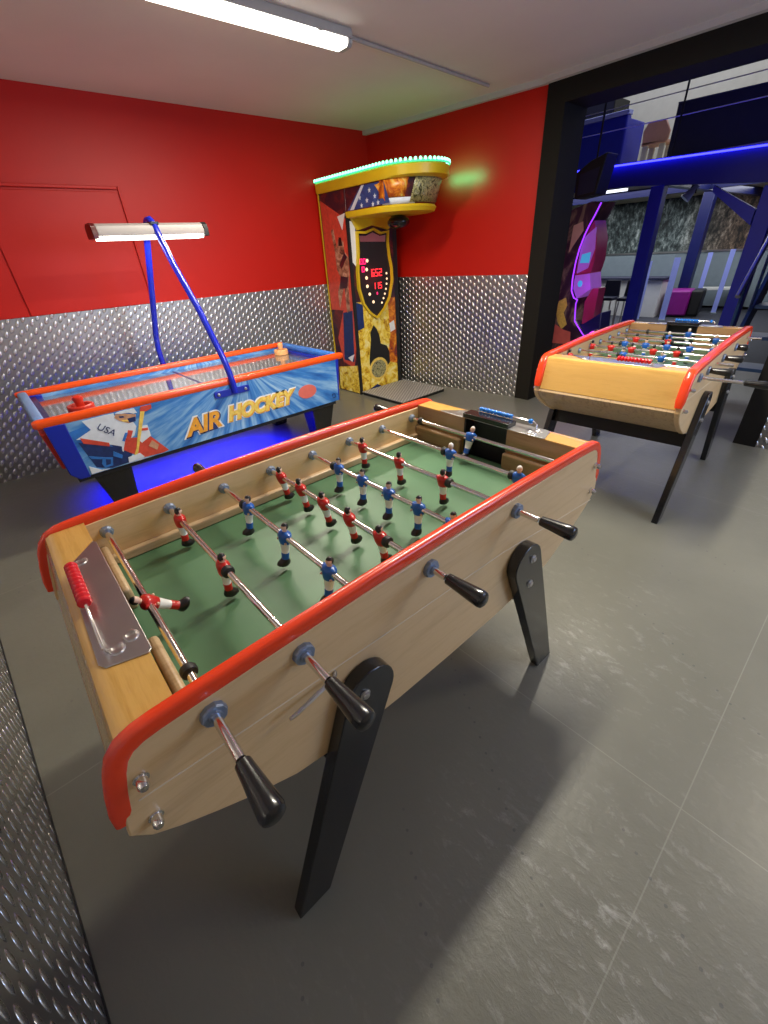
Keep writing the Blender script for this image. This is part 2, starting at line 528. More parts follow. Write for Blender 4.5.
# conduit on the ceiling
tag(MB().tube([(2.30, 2.19, ZC - 0.012), (3.86, 2.30, ZC - 0.012)], 0.011, 8).build('cable_conduit', 'conduit'),
    'thin grey cable conduit running over the ceiling from the lit lamp', 'conduit')

# ------------------------------------------------------------------ ceiling lamps
def tube_lamp(label, x0, x1, y, watts, color, rz=0.0):
    cx = (x0 + x1) / 2
    L = (x1 - x0) / 2
    t = thing('ceiling_lamp', label, 'ceiling lamp', (cx, y, ZC), rz)
    MB().prism([(-0.060, 0), (0.060, 0), (0.062, -0.042), (-0.062, -0.042)], 'x', -L, L).build('housing', 'fixture', t, 0.003)
    pr = [(0.056, -0.042), (0.054, -0.060), (0.040, -0.074), (-0.040, -0.074), (-0.054, -0.060), (-0.056, -0.042)]
    MB().prism(pr, 'x', -L + 0.03, L - 0.03).build('diffuser', 'tube_lamp', t)
    for s in (-1, 1):
        MB().prism([(p[0] * 1.05, p[1] - 0.002) for p in pr], 'x', s * L, s * (L - 0.03)).build('end_cap', 'fixture', t)
    for s in (-0.6, 0.6):
        MB().box(s * L - 0.015, s * L + 0.015, -0.066, 0.066, -0.048, -0.036).build('clip', 'steel', t, 0.002)
    a = area('lamp_light', (0, 0, -0.080), (2 * L - 0.06, 0.09), watts, color)
    a.parent = t
    return t
tube_lamp('lit fluorescent batten lamp on the ceiling over the air hockey table', 1.21, 2.34, 2.185, TUBE_W * 1.1, (1.0, 0.92, 0.76))
tube_lamp('fluorescent batten lamp on the ceiling above the front football table', 1.45, 2.65, 0.55, TUBE_W * 1.5, (1.0, 0.93, 0.78))
tube_lamp('fluorescent batten lamp on the ceiling by the front wall', 2.6, 3.8, -1.5, TUBE_W * 0.6, (1.0, 0.88, 0.66))

# ================================================================== FOOTBALL TABLES
YAW = -0.010
ZROD = 0.826
PITCH = 0.165
TW = 0.7455
TH = 0.025
CX = 0.745
half = [(-0.002, 0.705), (-0.004, 0.690), (0.018, 0.655), (0.053, 0.626), (0.110, 0.588), (0.170, 0.552), (0.26, 0.508), (0.39, 0.480), (0.55, 0.469)]
prof_low = half + [(CX, 0.466)] + [(2 * CX - x, z) for x, z in reversed(half)]
top_half = [(0.012, 0.770), (0.026, 0.820), (0.038, 0.845), (0.053, 0.858), (0.08, 0.862), (0.3, 0.866)]
prof = prof_low + [(2 * CX - x, z) for x, z in top_half] + list(reversed(top_half))

def rail_path():
    h = [(0.000, 0.716), (0.006, 0.745), (0.015, 0.785), (0.026, 0.822), (0.036, 0.844), (0.050, 0.859), (0.070, 0.867), (0.095, 0.870), (0.16, 0.873), (0.3, 0.877), (0.5, 0.882)]
    return h + [(CX, 0.884)] + [(2 * CX - x, z) for x, z in reversed(h)]

def make_rail(yc, parent, hw=0.0125):
    p = rail_path()
    rs = []
    n = len(p)
    for i in range(n):
        a = Vector(p[max(i - 1, 0)]); b = Vector(p[min(i + 1, n - 1)])
        t = (b - a).normalized(); nn = Vector((-t.y, t.x))
        ring = []
        e = 0.75 if i in (0, n - 1) else 1.0
        for k in range(16):
            th = 2 * pi * k / 16
            c, s_ = cos(th), sin(th)
            u = math.copysign(abs(c) ** 0.6, c) * hw * e
            v = math.copysign(abs(s_) ** 0.6, s_) * 0.0165 * e
            ring.append((p[i][0] + nn.x * v, yc + u, p[i][1] + nn.y * v))
        rs.append(ring)
    return MB().rings(rs).build('rail', 'red_rail', parent, ang=50)

def player(team, parent, yy, flip, pale):
    shirt, hair = (('fred', 'hair') if team == 'r' else ('fblue', 'hair2' if pale else 'hair'))
    mats = ['hair', shirt, 'fwhite', shirt, 'skin', hair]
    # z, half depth x, half width y, x offset, material of the band above
    S = [(-0.084, 0.0100, 0.0080, 0.005, 0), (-0.080, 0.0150, 0.0100, 0.005, 0), (-0.073, 0.0145, 0.0100, 0.004, 0), (-0.067, 0.0095, 0.0088, 0.001, 0),
         (-0.064, 0.0080, 0.0082, 0.0, 1), (-0.054, 0.0078, 0.0085, 0.0, 1), (-0.047, 0.0082, 0.0088, 0.0, 1),
         (-0.046, 0.0075, 0.0082, 0.0, 2), (-0.034, 0.0084, 0.0095, 0.0, 2), (-0.020, 0.0098, 0.0118, 0.0, 2),
         (-0.018, 0.0108, 0.0125, 0.0, 3), (-0.008, 0.0125, 0.0140, 0.0, 3), (0.003, 0.0130, 0.0165, 0.0, 3), (0.010, 0.0115, 0.0165, 0.0, 3), (0.0145, 0.0070, 0.0095, 0.0, 3),
         (0.0155, 0.0050, 0.0050, 0.0, 4), (0.0185, 0.0048, 0.0048, 0.0, 4)]
    mb = MB()
    rs = []
    for z, rx, ry, ox, m in S:
        rs.append([(ox + 1.22 * rx * cos(2 * pi * k / 12), 1.28 * ry * sin(2 * pi * k / 12), z) for k in range(12)])
    mb.rings(rs, mats=[q[4] for q in S])
    mb.ell((0.0005, 0, 0.0270), 0.0096, 0.0086, 0.0112, 4, 12, 8, lambda d: 5 if (d.z > 0.004 or d.x < -0.002) else 4)
    mb.ell((0.0095, 0, 0.0255), 0.0016, 0.0012, 0.002, 4, 6, 4)
    for s in (-1, 1):      # arms hugging the rod
        mb.tube([(-0.001, s * 0.0175, 0.0085), (0.000, s * 0.0220, 0.001), (0.006, s * 0.0205, -0.008)], [0.0058, 0.0062, 0.0044], 8, 3)
        mb.ell((0.009, s * 0.0185, -0.0115), 0.0038, 0.0034, 0.0034, 4, 8, 6)
    o = mb.build('player_figure', mats, parent, ang=50)
    o.location = (0, yy, 0)
    if flip:
        o.rotation_euler = (0, 0, pi)
    return o

RODS = {  # team, player ys, near-side handle?, handle inner/outer y, tilt degrees (foot towards +x positive), bumper ys
    1: ('r', [0.342], True, (-0.105, -0.200), 49, [0.105]),
    2: ('r', [0.63, 0.34], True, (-0.085, -0.185), -4, [0.316]),
    3: ('b', [0.549, 0.345, 0.15], False, (0.85, 0.945), 10, [0.574]),
    4: ('r', [0.650, 0.532, 0.411, 0.290, 0.165], True, (-0.052, -0.15), 8, [0.140]),
    5: ('b', [0.561, 0.437, 0.316, 0.195, 0.075], False, (0.79, 0.86), 4, [0.587, 0.050]),
    6: ('r', [0.639, 0.446, 0.254], True, (-0.073, -0.165), 2, [0.229]),
    7: ('b', [0.366, 0.100], False, (0.79, 0.86), 4, [0.392, 0.122]),
    8: ('b', [0.409], False, (0.85, 0.95), 22, [0.665]),
}

def lathe_y(mb, prof, m=0, n=16, cx=0.0, cz=0.0):
    rs = [[(cx + r * cos(2 * pi * k / n), y, cz + r * sin(2 * pi * k / n)) for k in range(n)] for y, r in prof]
    return mb.rings(rs, m)

def make_table(label):
    T = thing('foosball_table', label, 'football table', (0, 0, 0), YAW, None)
    # sides
    for ya, yb, s in ((0.0, TH, -1), (TW - TH, TW, 1)):
        sp = MB().prism(prof, 'y', ya, yb).build('side_panel', 'beech', T, 0.003, 2)
        face = ya if s < 0 else yb
        MB().prism([(0.03, 0.7525), (0.20, 0.7410), (0.50, 0.7260), (0.95, 0.7090), (1.2, 0.6800), (1.475, 0.6530), (1.475, 0.6500), (1.2, 0.6770), (0.95, 0.7060), (0.50, 0.7230), (0.20, 0.7380), (0.03, 0.7495)],
                   'y', face, face + s * 0.0008).build('groove', 'groove', sp)
        for bx, bz in ((0.047, 0.793), (0.036, 0.695), (1.446, 0.793), (1.452, 0.697)):
            mb = MB()
            pf = [(0, 0.0115), (0.003, 0.0115), (0.0035, 0.0085), (0.017, 0.0085), (0.021, 0.006), (0.022, 0.002)]
            lathe_y(mb, [(face + s * h, r) for h, r in pf], 0, 14, bx, bz)
            mb.build('bolt', 'chrome', sp)
    # ends
    for e in (0, 1):
        fx = (lambda x: x) if e == 0 else (lambda x: 2 * CX - x)
        ZT = 0.872
        out = [(0.030, 0.66), (0.003, 0.705), (0.014, 0.752), (0.027, 0.815), (0.035, 0.850), (0.042, 0.866), (0.054, ZT)]
        thin = out + [(0.070, ZT), (0.070, 0.66)]
        mb = MB()
        mb.prism([(fx(x), z) for x, z in thin], 'y', TH, TW - TH)
        for a_, b_ in ((TH, 0.283), (0.475, TW - TH)):
            xa, xb = sorted((fx(0.0695), fx(0.128)))
            mb.box(xa, xb, a_, b_, 0.66, ZT)
        mb.build('end_board', 'varnish', T)
        skirt = [(0.006, 0.704), (-0.002, 0.690), (0.020, 0.657), (0.055, 0.630), (0.11, 0.592), (0.17, 0.556), (0.26, 0.512), (0.26, 0.535), (0.18, 0.575), (0.10, 0.63), (0.06, 0.70)]
        MB().prism([(fx(x), z) for x, z in skirt], 'y', TH, TW - TH).build('end_skirt', 'beech_y', T, 0.002)
        mb = MB()
        xs = sorted((fx(0.0705), fx(0.1275)))
        mb.box(xs[0], xs[1], 0.283, 0.290, 0.70, 0.868); mb.box(xs[0], xs[1], 0.468, 0.475, 0.70, 0.868)
        xb = sorted((fx(0.0705), fx(0.075)))
        mb.box(xb[0], xb[1], 0.290, 0.468, 0.70, 0.868); mb.box(xs[0], xs[1], 0.292, 0.468, 0.70, 0.706)
        mb.build('goal_box', 'blackmat', T)
        for a, b in ((TH, 0.285), (0.475, TW - TH)):
            x2 = sorted((fx(0.129), fx(0.152)))
            MB().box(x2[0], x2[1], a, b, 0.727, 0.790).build('end_cushion', 'inner' if e == 0 else 'brownwood', T, 0.009, 3)
            x3 = sorted((fx(0.128), fx(0.1295)))
            if e:
                MB().box(x3[0], x3[1], a, b, 0.790, 0.869).build('end_facing', 'brownwood', T)
        # score tray
        tray = MB()
        pts = [(0.056, 0.175), (0.064, 0.160), (0.126, 0.143), (0.133, 0.150), (0.133, 0.590), (0.127, 0.600), (0.070, 0.530), (0.062, 0.515)]
        tray.prism([(fx(x), y) for x, y in pts], 'z', ZT + 0.0005, ZT + 0.003)
        tr = tray.build('score_tray', 'steel', T, 0.001)
        for cy, cxx in ((0.190, 0.088), (0.205, 0.114), (0.525, 0.090)):
            mb = MB()
            rs = []
            for r, h in ((0.017, 0.0), (0.015, 0.0025), (0.010, 0.0035), (0.004, 0.0015)):
                rs.append([(fx(cxx) + r * 0.8 * cos(2 * pi * k / 16), cy + r * sin(2 * pi * k / 16), ZT + 0.0028 + h) for k in range(16)])
            mb.rings(rs).build('coin_cup', 'steel', tr)
        if e == 1:
            MB().box(fx(0.135), fx(0.085), 0.280, 0.478, ZT + 0.003, ZT + 0.020).build('goal_plate', 'black', T, 0.001)
        zb = ZT + (0.024 if e == 0 else 0.028)
        x = fx(0.072 if e == 0 else 0.078)
        zt = ZT + 0.003
        ya, yb = (0.190, 0.492) if e == 0 else (0.205, 0.450)
        ws = MB().tube([(x, ya, zt), (x, ya, zb - 0.006), (x, ya + 0.008, zb), (x, yb - 0.008, zb), (x, yb, zb - 0.006), (x, yb, zt)], 0.0028, 8).build('score_wire', 'chrome', tr)
        bm_ = 'bead_red' if e == 0 else 'bead_blue'
        first = None
        n = 10
        for k in range(n):
            yy = (0.335 + k * 0.0158) if e == 0 else (0.436 - k * 0.0160 if k < 9 else 0.228)
            if first is None:
                mb = MB(); bk = 1.0 if e == 0 else 0.68
                lathe_y(mb, [(-0.0072, 0.005), (-0.0066, 0.0095 * bk), (-0.003, 0.0125 * bk), (0.003, 0.0125 * bk), (0.0066, 0.0095 * bk), (0.0072, 0.005)], 0, 14)
                first = mb.build('score_bead', bm_, tr)
                o = first
            else:
                o = first.copy(); COL.objects.link(o)
            o.location = (x, yy, zb)
    MB().box(0.126, 2 * CX - 0.126, TH, TW - TH, 0.712, 0.730).build('playing_field', 'field', T)
    for a, b in ((TH, 0.046), (TW - 0.046, TW - TH)):
        MB().box(0.151, 2 * CX - 0.151, a, b, 0.731, 0.757).build('side_cushion', 'inner', T, 0.004)
    MB().prism([(x, z + 0.012) for x, z in prof_low[5:-5]] + [(x, z + 0.024) for x, z in reversed(prof_low[5:-5])], 'y', 0.031, TW - 0.031).build('belly_board', 'beech_y', T)
    make_rail(0.0110, T); make_rail(TW - 0.0110, T)
    # legs
    for mx in (0, 1):
        fx = (lambda x: x) if mx == 0 else (lambda x: 2 * CX - x)
        for sy in (0, 1):
            fy = (lambda y: y) if sy == 0 else (lambda y: TW - y)
            a = Vector((0.197, 0.0)); b = Vector((0.447, 0.632))
            d = (b - a).normalized(); nrm = Vector((-d.y, d.x))
            pts = []
            c = b - d * 0.0
            R = 0.064
            arc = [c + (nrm * cos(t) + d * sin(t)) * R for t in [pi * i / 12 for i in range(13)]]
            foot_l = a - Vector((0.047, 0)); foot_r = a + Vector((0.047, 0))
            front = [tuple(foot_l)] + [tuple(p) for p in arc] + [tuple(foot_r)]
            mb = MB()
            mb.prism([(fx(p[0]), p[1]) for p in front], 'y', fy(-0.034), fy(-0.001))
            lg = mb.build('leg', 'black', T, 0.003, 2)
            for q in (Vector((0.428, 0.642)), Vector((0.424, 0.546))):
                mb = MB()
                s = -1 if sy == 0 else 1
                lathe_y(mb, [(fy(-0.034) + s * h, r) for h, r in ((0, 0.013), (0.002, 0.013), (0.003, 0.009), (0.007, 0.008), (0.008, 0.003))], 0, 12, fx(q.x), q.y)
                mb.build('bolt', 'steel', lg)
        q = Vector((0.197, 0.0)) * 0.31 + Vector((0.447, 0.632)) * 0.69
        MB().obox((fx(q.x + 0.0), TW / 2, q.y), 0.035, TW - 0.004, 0.075, Matrix.Rotation(radians(19 if mx == 0 else -19), 3, 'Y')).build('cross_bar', 'blackmat', T, 0.003)
    # bushings
    bush_near = bush_far = None
    for k in range(1, 9):
        for side in (0, 1):
            face = 0.0 if side == 0 else TW
            s = -1 if side == 0 else 1
            mb = MB()
            if (side == 0) == RODS[k][2]:
                lathe_y(mb, [(face - s * 0.0, 0.0215), (face + s * 0.008, 0.0215), (face + s * 0.011, 0.0195), (face + s * 0.011, 0.0120), (face + s * 0.015, 0.0110), (face + s * 0.015, 0.0082)], 0, 10, k * PITCH, ZROD)
                mb.build('bushing', 'bushing', T, ang=25)
                mb = MB()
            inn = TH if side == 0 else TW - TH
            lathe_y(mb, [(inn, 0.0170), (inn - s * 0.005, 0.0170), (inn - s * 0.008, 0.0140), (inn - s * 0.013, 0.0125), (inn - s * 0.013, 0.0082)], 0, 10, k * PITCH, ZROD)
            mb.build('bushing', 'bushing', T, ang=25)
    # rods with their figures
    for k, (team, ys, near, (h0, h1), tilt, bumps) in RODS.items():
        mb = MB()
        a, b = (h0 + 0.005, TW - 0.012) if near else (0.012, h0 - 0.005)
        mb.tube([(0, a, 0), (0, b, 0)], 0.0078, 14)
        rod = mb.build('rod', 'chrome', T)
        rod.location = (k * PITCH, 0, ZROD)
        tl = radians(tilt)
        rod.rotation_euler = (0, -tl if team == 'r' else tl, 0)
        mb = MB()
        s = 1 if h1 > h0 else -1
        L = abs(h1 - h0)
        lathe_y(mb, [(h0 + s * L * t, r) for t, r in ((0, 0.0095), (0.02, 0.0125), (0.3, 0.0145), (0.7, 0.0178), (0.88, 0.0188), (0.95, 0.0172), (0.985, 0.012), (1.0, 0.004))], 0, 18)
        mb.build('handle', 'black', rod)
        for yy in ys:
            player(team, rod, yy, team == 'b', pale=(k in (7, 8)))
        for yb_ in bumps:
            mb = MB()
            lathe_y(mb, [(yb_ - 0.008, 0.0085), (yb_ - 0.0075, 0.0135), (yb_ - 0.004, 0.0150), (yb_ + 0.004, 0.0150), (yb_ + 0.0075, 0.0135), (yb_ + 0.008, 0.0085)], 0, 14)
            mb.build('bumper', 'rubber', rod)
    mb = MB()   # loose service pin sticking out of the side by a front leg
    mb.tube([(0.268, -0.026, 0.722), (0.285, -0.025, 0.722), (0.375, -0.012, 0.722), (0.384, -0.004, 0.722), (0.385, 0.0, 0.722)], [0.0030, 0.0044, 0.0044, 0.0044, 0.0044], 8)
    mb.build('lock_pin', 'steel', T)
    return T

table = make_table('wooden football table in front with red rails and green pitch')
table2 = copy_tree(table)
table2.location = (2.44, 0.018, 0)
table2.rotation_euler = (0, 0, 0.055)
table2['label'] = 'wooden football table standing in front of the opening to the blue lit hall'
for g in (table, table2):
    g['group'] = 'wooden football tables'
for ch in list(table2.children):
    if ch.name.startswith('rail'):
        bpy.data.objects.remove(ch)
make_rail(0.0165, table2, 0.021)
make_rail(TW - 0.0165, table2, 0.021)
shift = {1: -0.07, 2: 0.08, 4: 0.055, 6: 0.10, 3: -0.09, 5: 0.0, 7: 0.03, 8: -0.09}
for ch in list(table2.children):
    if ch.name.startswith('rod'):
        k = round(ch.location.x / PITCH)
        ch.rotation_euler = (0, radians((-3, 2, 5, -6)[k % 4]), 0)
        ch.location.y = shift.get(k, 0)
    if ch.name.startswith('score_tray') and ch.location.length == 0:
        for q in ch.children:
            if q.name.startswith('score_bead') and q.location.x < 0.5:
                q.location.y -= 0.13
    if ch.name.startswith('lock_pin'):
        bpy.data.objects.remove(ch)

# ================================================================== AIR HOCKEY TABLE
def rays_mat():
    n = N('blue_ray_print')
    o = n.xyz(n.obj())
    dx = n.math('SUBTRACT', o[0], 1.42); dz = n.math('SUBTRACT', o[2], 0.80)
    a = n.math('ARCTAN2', dz, dx)
    r = n.math('SQRT', n.math('ADD', n.math('MULTIPLY', dx, dx), n.math('MULTIPLY', dz, dz)))
    cmb = n.node('ShaderNodeCombineXYZ')
    n.link(n.math('MULTIPLY', a, 4.2), cmb.inputs[0]); n.link(n.math('MULTIPLY', r, 0.9), cmb.inputs[1])
    f = n.noise(cmb.outputs[0], 1.9, 4, 0.6)
    n.link(n.ramp(f, [(0.30, (0.012, 0.07, 0.32)), (0.46, (0.05, 0.22, 0.58)), (0.60, (0.26, 0.48, 0.74)), (0.76, (0.66, 0.77, 0.86))]), n.b.inputs['Base Color'])
    n.b.inputs['Roughness'].default_value = 0.28
    return n.m
M['rays'] = rays_mat()
AX0, AX1, AY0, AY1, AZ = 0.19, 2.225, 2.45, 3.45, 0.70
A = thing('air_hockey_table', 'blue air hockey table with orange rails and its own lamp by the back wall', 'air hockey table')
MB().box(AX0 + 0.10, AX1 - 0.02, AY0 + 0.002, AY0 + 0.05, 0.365, AZ - 0.005).build('side_panel', 'rays', A)
MB().box(AX0 + 0.10, AX1 - 0.02, AY1 - 0.05, AY1 - 0.002, 0.365, AZ - 0.005).build('side_panel', 'rays', A)
for y in (AY0, AY1 - 0.06):
    MB().prism([(AX0 - 0.005, AZ - 0.002), (AX0 + 0.10, AZ - 0.002), (AX0 + 0.108, 0.355), (AX0 + 0.05, 0.355), (AX0 + 0.012, 0.40)], 'y', y, y + 0.06).build('corner_post', 'blue', A, 0.006)
    MB().prism([(AX1 - 0.02, AZ - 0.002), (AX1 + 0.012, AZ - 0.002), (AX1 - 0.02, 0.375), (AX1 - 0.03, 0.36)], 'y', y, y + 0.06).build('corner_post', 'blue', A, 0.004)
MB().box(AX0 + 0.02, AX0 + 0.06, AY0 + 0.06, AY1 - 0.06, 0.40, AZ - 0.01).build('end_panel', 'navy', A)
MB().box(AX1 - 0.04, AX1 + 0.0, AY0 + 0.06, AY1 - 0.06, 0.38, AZ - 0.01).build('end_panel', 'blue', A)
MB().prism([(AX0 - 0.03, 0.645), (AX0 + 0.02, 0.645), (AX0 + 0.02, 0.42), (AX0 - 0.005, 0.42)], 'y', AY0 + 0.075, AY1 - 0.075).build('goal_catcher', 'malletred', A, 0.006)
MB().box(AX0 + 0.04, AX1 - 0.05, AY0 + 0.02, AY1 - 0.02, 0.335, 0.372).build('base_tray', 'blackmat', A)
MB().box(AX0 + 0.01, AX1 - 0.01, AY0 + 0.03, AY1 - 0.03, 0.655, 0.672).build('playing_surface', 'playtop', A)
pl_ = MB()
pl_.box(1.195, 1.215, AY0 + 0.06, AY1 - 0.06, 0.6722, 0.6728)
pl_.build('centre_line', 'navy', A)
def rrail(name, p0, p1, m, r=0.025):
    p0 = Vector(p0); p1 = Vector(p1); d = (p1 - p0).normalized()
    side = d.cross(Vector((0, 0, 1)))
    rs = []
    for t, k in ((0, 0.6), (0.012, 0.9), (0.03, 1), (1, 1), (2, 0.9), (3, 0.6)):
        c = p0 + d * t if t < 1 else p1 - d * {1: 0.03, 2: 0.012, 3: 0}[t]
        rs.append([c + side * math.copysign(abs(cos(a)) ** 0.6, cos(a)) * r * 1.15 * k + Vector((0, 0, 1)) * math.copysign(abs(sin(a)) ** 0.6, sin(a)) * r * k for a in [2 * pi * i / 16 for i in range(16)]])
    return MB().rings(rs).build(name, m, A, ang=50)
rrail('long_rail', (0.145, AY0 + 0.028, 0.714), (2.295, AY0 + 0.028, 0.714), 'orange')
rrail('long_rail', (0.145, AY1 - 0.028, 0.714), (2.295, AY1 - 0.028, 0.714), 'orange', 0.021)
rrail('end_rail', (0.185, AY0 + 0.07, 0.714), (0.185, AY1 - 0.06, 0.714), 'skyblue')
rrail('end_rail', (2.245, AY0 + 0.07, 0.714), (2.245, AY1 - 0.06, 0.714), 'pblue')
for x in (0.42, 2.06):
    for y in (AY0 + 0.13, AY1 - 0.13):
        s = -1 if x < 1 else 1
        mb = MB()
        t0, b0 = 0.11, 0.06
        top = [(x - t0, y - 0.09, 0.34), (x + t0, y - 0.09, 0.34), (x + t0, y + 0.09, 0.34), (x - t0, y + 0.09, 0.34)]
        bx = x - s * 0.02
        bot = [(bx - b0, y - 0.05, 0.0), (bx + b0, y - 0.05, 0.0), (bx + b0, y + 0.05, 0.0), (bx - b0, y + 0.05, 0.0)]
        mb.rings([bot, top]).build('leg', 'black', A, 0.006)
# printed art of the near side
hx = {}
polys = [
 ([(0.281, 0.640), (0.399, 0.659), (0.398, 0.631), (0.315, 0.590), (0.300, 0.600)], 4),
 ([(0.309, 0.573), (0.459, 0.501), (0.558, 0.425), (0.517, 0.372), (0.42, 0.370), (0.343, 0.400), (0.322, 0.508)], 3),
 ([(0.371, 0.685), (0.443, 0.690), (0.54, 0.690), (0.542, 0.665), (0.619, 0.631), (0.633, 0.58), (0.604, 0.528), (0.541, 0.499), (0.512, 0.447), (0.462, 0.512), (0.342, 0.585), (0.305, 0.591), (0.396, 0.626)], 0),
 ([(0.327, 0.596), (0.457, 0.526), (0.454, 0.503), (0.332, 0.56)], 1),
 ([(0.551, 0.526), (0.63, 0.508), (0.692, 0.495), (0.769, 0.376), (0.731, 0.370), (0.608, 0.376), (0.556, 0.42), (0.516, 0.458)], 1),
 ([(0.653, 0.574), (0.696, 0.573), (0.694, 0.5), (0.629, 0.471), (0.616, 0.5)], 0),
 ([(0.462, 0.512), (0.514, 0.483), (0.505, 0.443), (0.473, 0.485)], 3),
 ([(0.548, 0.680), (0.596, 0.672), (0.654, 0.652), (0.640, 0.612), (0.598, 0.610), (0.553, 0.638), (0.535, 0.662)], 2),
 ([(0.600, 0.640), (0.648, 0.640), (0.640, 0.612), (0.604, 0.612)], 3),
 ([(0.545, 0.684), (0.560, 0.690), (0.600, 0.692), (0.656, 0.690), (0.664, 0.660), (0.641, 0.660), (0.620, 0.672), (0.579, 0.676)], 0),
 ([(0.560, 0.664), (0.585, 0.660), (0.588, 0.650), (0.562, 0.654)], 3),
 ([(0.565, 0.640), (0.600, 0.632), (0.602, 0.622), (0.572, 0.628)], 5),
 ([(0.580, 0.570), (0.606, 0.560), (0.570, 0.505), (0.548, 0.512)], 1),
 ([(0.560, 0.560), (0.574, 0.556), (0.540, 0.508), (0.528, 0.516)], 4),
 ([(0.655, 0.560), (0.692, 0.556), (0.690, 0.540), (0.650, 0.546)], 1),
 ([(0.690, 0.470), (0.720, 0.430), (0.700, 0.400), (0.660, 0.440)], 2),
 ([(0.330, 0.480), (0.420, 0.440), (0.430, 0.425), (0.335, 0.460)], 4),
 ([(0.460, 0.470), (0.500, 0.430), (0.490, 0.410), (0.450, 0.440)], 4),
 ([(0.686, 0.671), (0.713, 0.67), (0.589, 0.421), (0.548, 0.370), (0.54, 0.376), (0.587, 0.447)], 5),
 ([(0.694, 0.690), (0.756, 0.690), (0.751, 0.666), (0.716, 0.656), (0.681, 0.665)], 1),
 ([(0.308, 0.42), (0.362, 0.378), (0.407, 0.370), (0.305, 0.370)], 0),
 ([(0.394, 0.45), (0.444, 0.433), (0.429, 0.386), (0.384, 0.384), (0.376, 0.414)], 4),
 ([(0.405, 0.436), (0.430, 0.426), (0.420, 0.398), (0.394, 0.398)], 3),
 ([(0.524, 0.405), (0.597, 0.412), (0.615, 0.38), (0.517, 0.372)], 0),
]
decals('hockey_player_print', polys, 'y', AY0 + 0.002, -1, ['pwhite', 'pred', 'pskin', 'pnavy', 'pblue', 'goldlight'], A, 0.00025, 0.0008)
def fmat(x, y, z, ang=0.0):   # text lying in the xz plane, read from -y
    return Matrix.Translation((x, y, z)) @ Matrix.Rotation(ang, 4, 'Y') @ Matrix.Rotation(pi / 2, 4, 'X')
text_obj('jersey_letters', 'USA', 0.055, fmat(0.470, AY0 - 0.004, 0.605, 0.75), 'pnavy', A, 0.0008, 0.1, 1.0)
for txt, x, z, sz, sx, ang, fill in (('AIR', 1.03, 0.478, 0.150, 1.05, -0.05, 'gold'), ('HOCKEY', 1.475, 0.497, 0.135, 0.97, -0.01, 'goldlight')):
    text_obj('title_outline', txt, sz, fmat(x, AY0 - 0.0012, z, ang), 'white', A, 0.0006, 0.32, sx, 0.016)
    text_obj('title_shadow', txt, sz, fmat(x + 0.004, AY0 - 0.0022, z - 0.004, ang), 'pnavy' if txt == 'AIR' else 'gold', A, 0.0005, 0.32, sx, 0.011)
    text_obj('title_letters', txt, sz, fmat(x, AY0 - 0.0034, z, ang), fill, A, 0.0006, 0.32, sx, 0.006)
mb = MB()
mb.prism([(1.90 + 0.085 * cos(2 * pi * i / 24), 0.506 + 0.052 * sin(2 * pi * i / 24)) for i in range(24)], 'y', AY0 + 0.002, AY0 - 0.001)
mb.build('puck_print', 'pink', A)
mb = MB()
mb.box(2.135, 2.168, AY0 - 0.0005, AY0 + 0.002, 0.395, 0.400).box(2.163, 2.168, AY0 - 0.0005, AY0 + 0.002, 0.395, 0.430).box(2.135, 2.168, AY0 - 0.0005, AY0 + 0.002, 0.425, 0.430).box(2.135, 2.140, AY0 - 0.0005, AY0 + 0.002, 0.410, 0.430)
mb.build('corner_mark', 'pnavy', A)
# lamp arch
mb = MB()
mb.tube([(1.305, AY0 - 0.014, 0.64), (1.305, AY0 - 0.016, 0.70), (1.300, AY0 - 0.005, 0.78), (1.297, AY0 + 0.03, 0.87), (1.285, 2.66, 1.165), (1.26, 2.83, 1.43), (1.245, 2.905, 1.59), (1.24, 2.93, 1.655), (1.235, 2.965, 1.685), (1.23, 3.01, 1.685), (1.225, 3.05, 1.655), (1.22, 3.09, 1.59), (1.205, 3.28, 1.28), (1.18, AY1 + 0.0, 0.95), (1.17, AY1 + 0.016, 0.85), (1.17, AY1 + 0.016, 0.64)], 0.021, 14)
mb.build('lamp_arch', 'blue_tube', A)
for y, s in ((AY0 + 0.002, -1), (AY1 - 0.002, 1)):
    x = 1.29 if s < 0 else 1.17
    mb = MB()
    mb.prism([(x - 0.13, 0.632), (x - 0.12, 0.625), (x + 0.12, 0.625), (x + 0.13, 0.632), (x + 0.13, 0.662), (x + 0.12, 0.670), (x - 0.12, 0.670), (x - 0.13, 0.662)], 'y', y, y + s * 0.012)
    br = mb.build('arch_bracket', 'blue', A, 0.002)
    for q in (-0.10, 0.10):
        b_ = MB(); lathe_y(b_, [(y + s * 0.012, 0.011), (y + s * 0.018, 0.010), (y + s * 0.020, 0.004)], 0, 10, x + q, 0.648); b_.build('bolt', 'steel', br)
L0, L1 = 0.865, 1.585
cap = [(-0.075, 0.0), (-0.076, 0.028), (-0.066, 0.052), (-0.04, 0.066), (0.04, 0.066), (0.066, 0.052), (0.076, 0.028), (0.075, 0.0)]
hd = MB().prism([(2.985 + y, 1.60 + z) for y, z in cap], 'x', L0 + 0.03, L1 - 0.03).build('lamp_housing', 'silver', A, 0.003)
MB().prism([(2.985 + y, 1.60 + z) for y, z in [(-0.066, 0.0), (0.066, 0.0), (0.052, -0.020), (-0.052, -0.020)]], 'x', L0 + 0.035, L1 - 0.035).build('lamp_diffuser', 'tube_lamp', hd)
for x0, x1 in ((L0, L0 + 0.03), (L1 - 0.03, L1)):
    MB().prism([(2.985 + y * 1.06, 1.60 + z * 1.04 - 0.012 * (z == 0)) for y, z in cap], 'x', x0, x1).build('end_cap', 'maroon' if x0 < 1 else 'blackmat', hd, 0.003)
